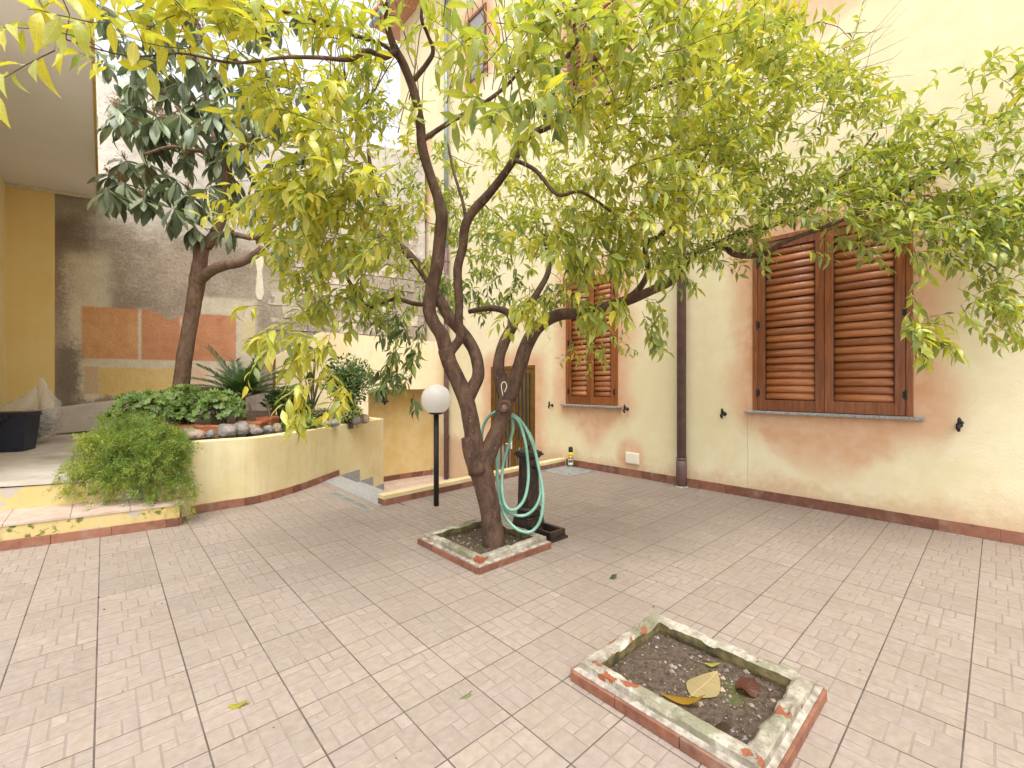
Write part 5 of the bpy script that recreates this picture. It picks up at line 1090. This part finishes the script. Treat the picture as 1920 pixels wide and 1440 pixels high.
# rocks along the planter rim
def rock(px, py, d, w, h, dp, label, mat, seed, z=None, rz=0):
    c = P(px, py, d); bm = bmesh.new(); bmesh.ops.create_icosphere(bm, subdivisions=2, radius=1)
    for v in bm.verts:
        n = 1 + .28 * mnoise.noise(v.co * 1.3 + Vector((seed, seed, 0))) + .10 * mnoise.noise(v.co * 3.7 + Vector((0, seed, 0))); q = v.co * n
        for k in range(3): q[k] = max(min(q[k], .92), -.92) / .9 if mat != 'rock_s' else q[k]
        v.co = Vector((q.x * w / 2, q.y * dp / 2, q.z * h / 2))
    o = link('rock', bm_mesh(bm, 'rock', [M[mat]]), None); o.location = (c.x, c.y, (z if z is not None else c.z)); o.rotation_euler = (0, 0, R(-42 + rz)); tag(o, label, 'rock', 'rocks along the planter rim'); return o
M['rock_s'] = simple('smooth_pebble', (.23, .23, .22), .7, .3, 9, .2)
RK = [(365, 820, 5.4, .30, .11, .16, 'long flat tan rock at the start of the planter rim', 'rock2'), (395, 817, 5.45, .10, .10, .10, 'small smooth greenish pebble beside the flat tan rock', 'rock_s'), (425, 815, 5.55, .24, .16, .16, 'dark angular rock under the orange trough', 'rock'), (452, 808, 5.7, .20, .18, .15, 'tall grey split rock on the planter rim', 'rock'), (480, 814, 5.85, .17, .09, .12, 'flat pale grey stone in front of the pots', 'rock'), (473, 800, 5.95, .16, .12, .12, 'rough pinkish grey rock behind the flat stone', 'rock2'), (503, 807, 6.0, .15, .11, .12, 'rounded dark grey stone before the square pot', 'rock_s'), (519, 803, 6.1, .12, .12, .1, 'small tan block like stone beside the ground cover', 'rock2'), (610, 792, 6.85, .17, .10, .12, 'pale flat stone right of the ground cover', 'rock'), (627, 789, 6.95, .18, .11, .14, 'rounded blue grey stone on the far rim', 'rock_s'), (668, 780, 7.4, .17, .16, .12, 'upright dark grey rock at the planter end', 'rock'), (684, 777, 7.6, .15, .14, .12, 'last small brown rock before the planter corner', 'rock2'), (352, 806, 5.6, .22, .06, .12, 'thin slate slab resting behind the tan rock', 'rock')]
for i, (px, py, d, w, h, dp, lab, mt) in enumerate(RK):
    rock(px, py, d - .17, w * .92, h * 1.12, dp, lab, mt, i * 3.1, z=(.79 + h * .42 if i < 12 else .86), rz=(i * 37) % 30 - 15)
rock(195, 797, 6.1, .26, .16, .2, 'rough brown rock by the white trough on the terrace', 'rock2', 77, z=tz(9) + .18)
rock(180, 812, 6.0, .24, .20, .2, 'lumpy brown rock at the foot of the sloping concrete slab', 'rock2', 51, z=tz(8.8) + .06)
# sloping concrete slab along the mural wall, white trough
def wallpt(px, py, off):
    p = BW(px, py); p = p + BWN * off; return p
m = MB(); f0 = .75
sa, sb = BWS(97, 0)[0], BWS(415, 0)[0]; A0 = BW0 + BWE * sa; B0 = BW0 + BWE * sb
V = []
for base, zt, zb_ in ((A0, .985, .60), (B0, 1.33, .80)):
    for off, z in ((.95, zb_), (.95, zt), (.02, zt + .03), (.02, zb_)): p = base + BWN * off; V.append((p.x, p.y, z))
m.add(V, [(0, 1, 2, 3), (7, 6, 5, 4), (0, 4, 5, 1), (1, 5, 6, 2), (2, 6, 7, 3), (0, 3, 7, 4)]); m.obj('concrete_slab', M['pale_concrete'], None, label='long pale concrete slab sloping up along the mural wall', cat='slab')
c = P(232, 790, 6.15); c.z = .70; t = empty('white_trough', c, 'weathered white rectangular planter trough beside the geraniums', 'trough'); mt = Matrix.Translation(c) @ Matrix.Rotation(R(-40), 4, 'Z'); b_ = MB()
b_.box(-.22, .22, -.09, .09, .0, .17, M=mt, bev=.01); b_.box(-.24, .24, -.11, .11, .171, .215, M=mt, bev=.008); b_.obj('trough_body', M['pale_concrete'], t)
for k in range(9): MB().box(-.20 + k * .046, -.18 + k * .046, -.098, -.085, .01, .16, M=mt, bev=.003).obj('flute', M['pale_concrete'], t)
# kitchen waste bin
c = P(27, 846, 5.87); c.z = tz(c.y) + .004; t = empty('waste_bin', c, 'navy blue plastic kitchen waste bin with brown lid on the terrace', 'bin'); mt = Matrix.Translation(c) @ Matrix.Rotation(R(-20), 4, 'Z')
def frus(m, w0, d0, z0, w1, d1, z1, M_):
    V = [M_ @ Vector((a * w / 2, b_ * d / 2, z)) for w, d, z in ((w0, d0, z0), (w1, d1, z1)) for a, b_ in ((-1,-1),(1,-1),(1,1),(-1,1))]; return m.add(V, [(3,2,1,0),(4,5,6,7)] + [(i, (i+1) % 4, 4 + (i+1) % 4, 4 + i) for i in range(4)])
frus(MB(), .30, .26, 0, .38, .32, .46, mt).obj('bin_body', M['bin'], t); MB().box(-.205, .205, -.175, .175, .455, .485, M=mt, bev=.008).obj('rim', M['bin'], t); MB().box(-.20, .20, -.17, .17, .4855, .51, M=mt, bev=.008).obj('lid', M['bin_lid'], t)
MB().tube([mt @ Vector(v) for v in ((.0, -.20, .44), (-.06, -.215, .36), (-.16, -.225, .27), (-.21, -.19, .25), (-.22, .0, .26))], [.012] * 5, 8, 4).lathe([(0, 0), (.022, 0), (.022, .02), (0, .02)], (0, 0, 0), 12, M=mt @ Matrix.Translation((.0, -.165, .44)) @ Matrix.Rotation(R(90), 4, 'X')).obj('handle', M['black'], t, True)
# clear plastic sack of garden cuttings
c = P(58, 830, 6.35); c.z = tz(c.y) + .005; t = empty('plastic_sack', c, 'translucent plastic sack of dry cuttings beside the blue bin', 'sack'); g = NT('clear_plastic'); g.b.inputs['Alpha'].default_value = .33; g.bump(g.noise(g.pos(), 14, 6), .8, .03); M['clear'] = g.done((.74, .72, .70), .18, .8)
bm = bmesh.new(); bmesh.ops.create_icosphere(bm, subdivisions=5, radius=1)
for v in bm.verts:
    z = v.co.z; r_ = 1.0; n = mnoise.noise(v.co * 1.7) * .22 + mnoise.noise(v.co * 5) * .14 + mnoise.noise(v.co * 11) * .07
    if z > .45: r_ = 1 - .62 * ((z - .45) / .55) ** 1.1
    a = math.atan2(v.co.y, v.co.x); ear = .34 * max(0, z - .25) * math.sin(a * 2 + .4) * (1.3 if math.cos(a) > 0 else .5) 
    v.co = Vector((v.co.x * .33 * r_ * (1 + n) + (.10 * max(0, z) ** 2), v.co.y * .26 * r_ * (1 + n), max(.34 + z * .34 * (1 + n * .6) + ear, .004)))
o = link('sack_film', bm_mesh(bm, 'sack_film', [M['clear']]), t, Matrix.Translation(c) @ Matrix.Rotation(R(-40), 4, 'Z')); o.data.polygons.foreach_set('use_smooth', [True] * len(o.data.polygons))
o.matrix_parent_inverse = Matrix.Translation(c).inverted()
m = MB()
for k in range(900):
    v = rng.normal(0, 1, 3); v /= np.linalg.norm(v); v *= rng.uniform(.3, .86); p = Vector((c.x + v[0] * .26, c.y + v[1] * .23, c.z + .27 + v[2] * .25)); d = Vector((random.gauss(0, 1), random.gauss(0, 1), random.gauss(0, .35))).normalized() * random.uniform(.04, .10)
    m.tube([p - d, p + Vector((0, 0, random.gauss(0, .01))), p + d], [.004, .005, .002], 4, 0, False, mi=k % 3)
o = m.obj('cuttings', [M['bark2'], simple('dry_straw', (.32, .26, .17), .9, .4), simple('dark_clippings', (.06, .055, .05), .9, .4)], t); o['kind'] = 'stuff'
# ------------------------------------------------------------------ fallen leaves and litter
def fallen(px, py, z, size, rz, col, label, var=2, curl=True, tilt=0.0, mat='leaf'):
    c = F(px, py, z); fp = [col]; me = leaf_mesh('fallen_leaf', FV[var], col, M[mat]); o = link('fallen_leaf', me, None)
    o.location = (c.x, c.y, z); o.rotation_euler = (R(180) if curl else tilt, tilt, rz); o.scale = (size,) * 3; o.location.z = z - min((o.rotation_euler.to_matrix() @ Vector(v)).z for v in FV[var][0]) * size
    tag(o, label, 'leaf', 'fallen leaves')
FV = [leaf_geom(9, .2, .2, .25, .45, .15, 0, 2, seed=4), leaf_geom(9, .13, .5, .4, .5, .1, 0, 2, seed=2), leaf_geom(9, .30, .08, .10, .42, .06, 0, 2, seed=9), leaf_geom(9, .32, .22, .35, .5, .3, 0, 2, seed=5)]
def fallen2(x0, y0, x1, y1, z, col, label, var, tilt=0.0):
    A, B = F(x0, y0, z), F(x1, y1, z); e = B - A; fallen(x0, y0, z, e.length, math.atan2(e.y, e.x), col, label, var, tilt=tilt)
fallen2(426, 1326, 470, 1321, .001, (.42, .38, .05), 'yellow green curled leaf alone on the bare tiles', 0); fallen2(860, 1311, 888, 1302, .001, (.15, .20, .05), 'small green leaf on the tiles between the two boxes', 1); fallen2(1143, 1086, 1157, 1082, .001, (.07, .10, .04), 'tiny dark green leaf on the tiles beyond the empty box', 3)
sz = .034
fallen2(1296, 1306, 1346, 1268, sz, (.50, .39, .20), 'broad pale tan dead leaf on the soil of the empty box', 2); fallen2(1240, 1301, 1330, 1334, sz, (.40, .22, .015), 'long mustard yellow dead leaf on the soil of the empty box', 1); fallen2(1388, 1306, 1416, 1280, sz, (.13, .045, .03), 'small reddish brown dead leaf on the soil of the empty box', 3, .3); fallen2(1321, 1245, 1352, 1250, sz, (.42, .39, .08), 'small yellow leaf by the inner wall of the empty box', 0); fallen2(1316, 1366, 1380, 1386, sz, (.07, .042, .03), 'dark curled dead leaf in the corner of the empty box', 3)
fallen(1225, 1140, .001, .02, R(20), (.2, .13, .05), 'tiny brown leaf scrap behind the empty box', 3); fallen(803, 1018, .118, .05, R(60), (.42, .2, .05), 'small orange dead leaf on the rim of the tree box', 3)
m = MB()
for k in range(150):
    if k < 90: a, c_ = random.gauss(1120, 130), random.gauss(1040, 45)
    else: a, c_ = random.uniform(100, 1850), random.uniform(960, 1430)
    if c_ < 930: continue
    p = F(a, c_, .001)
    if p.x > 5.9 or (2.0 < p.x < 2.95 and 2.55 < p.y < 3.6) or (1.6 < p.x < 2.5 and .45 < p.y < 1.45) or p.y > kerb_y(p.x) - .05: continue
    r_ = random.choice((.003, .004, .005, .008)); 
    m.add([(p.x + r_ * random.uniform(.5, 1.4) * x, p.y + r_ * random.uniform(.5, 1.4) * y, .0005 + r_ * .5 * z) for x, y, z in ((1,0,0),(-1,0,0),(0,1,0),(0,-1,0),(0,0,1))], [(0,2,4),(2,1,4),(1,3,4),(3,0,4)], k % 2)
m.obj('leaf_litter', [simple('litter_dark', (.06, .045, .03), .9), simple('litter_tan', (.26, .17, .08), .9)], None, kind='stuff', label='scattered dark crumbs of leaf litter on the tiles', cat='litter')
bpy.context.view_layer.update()
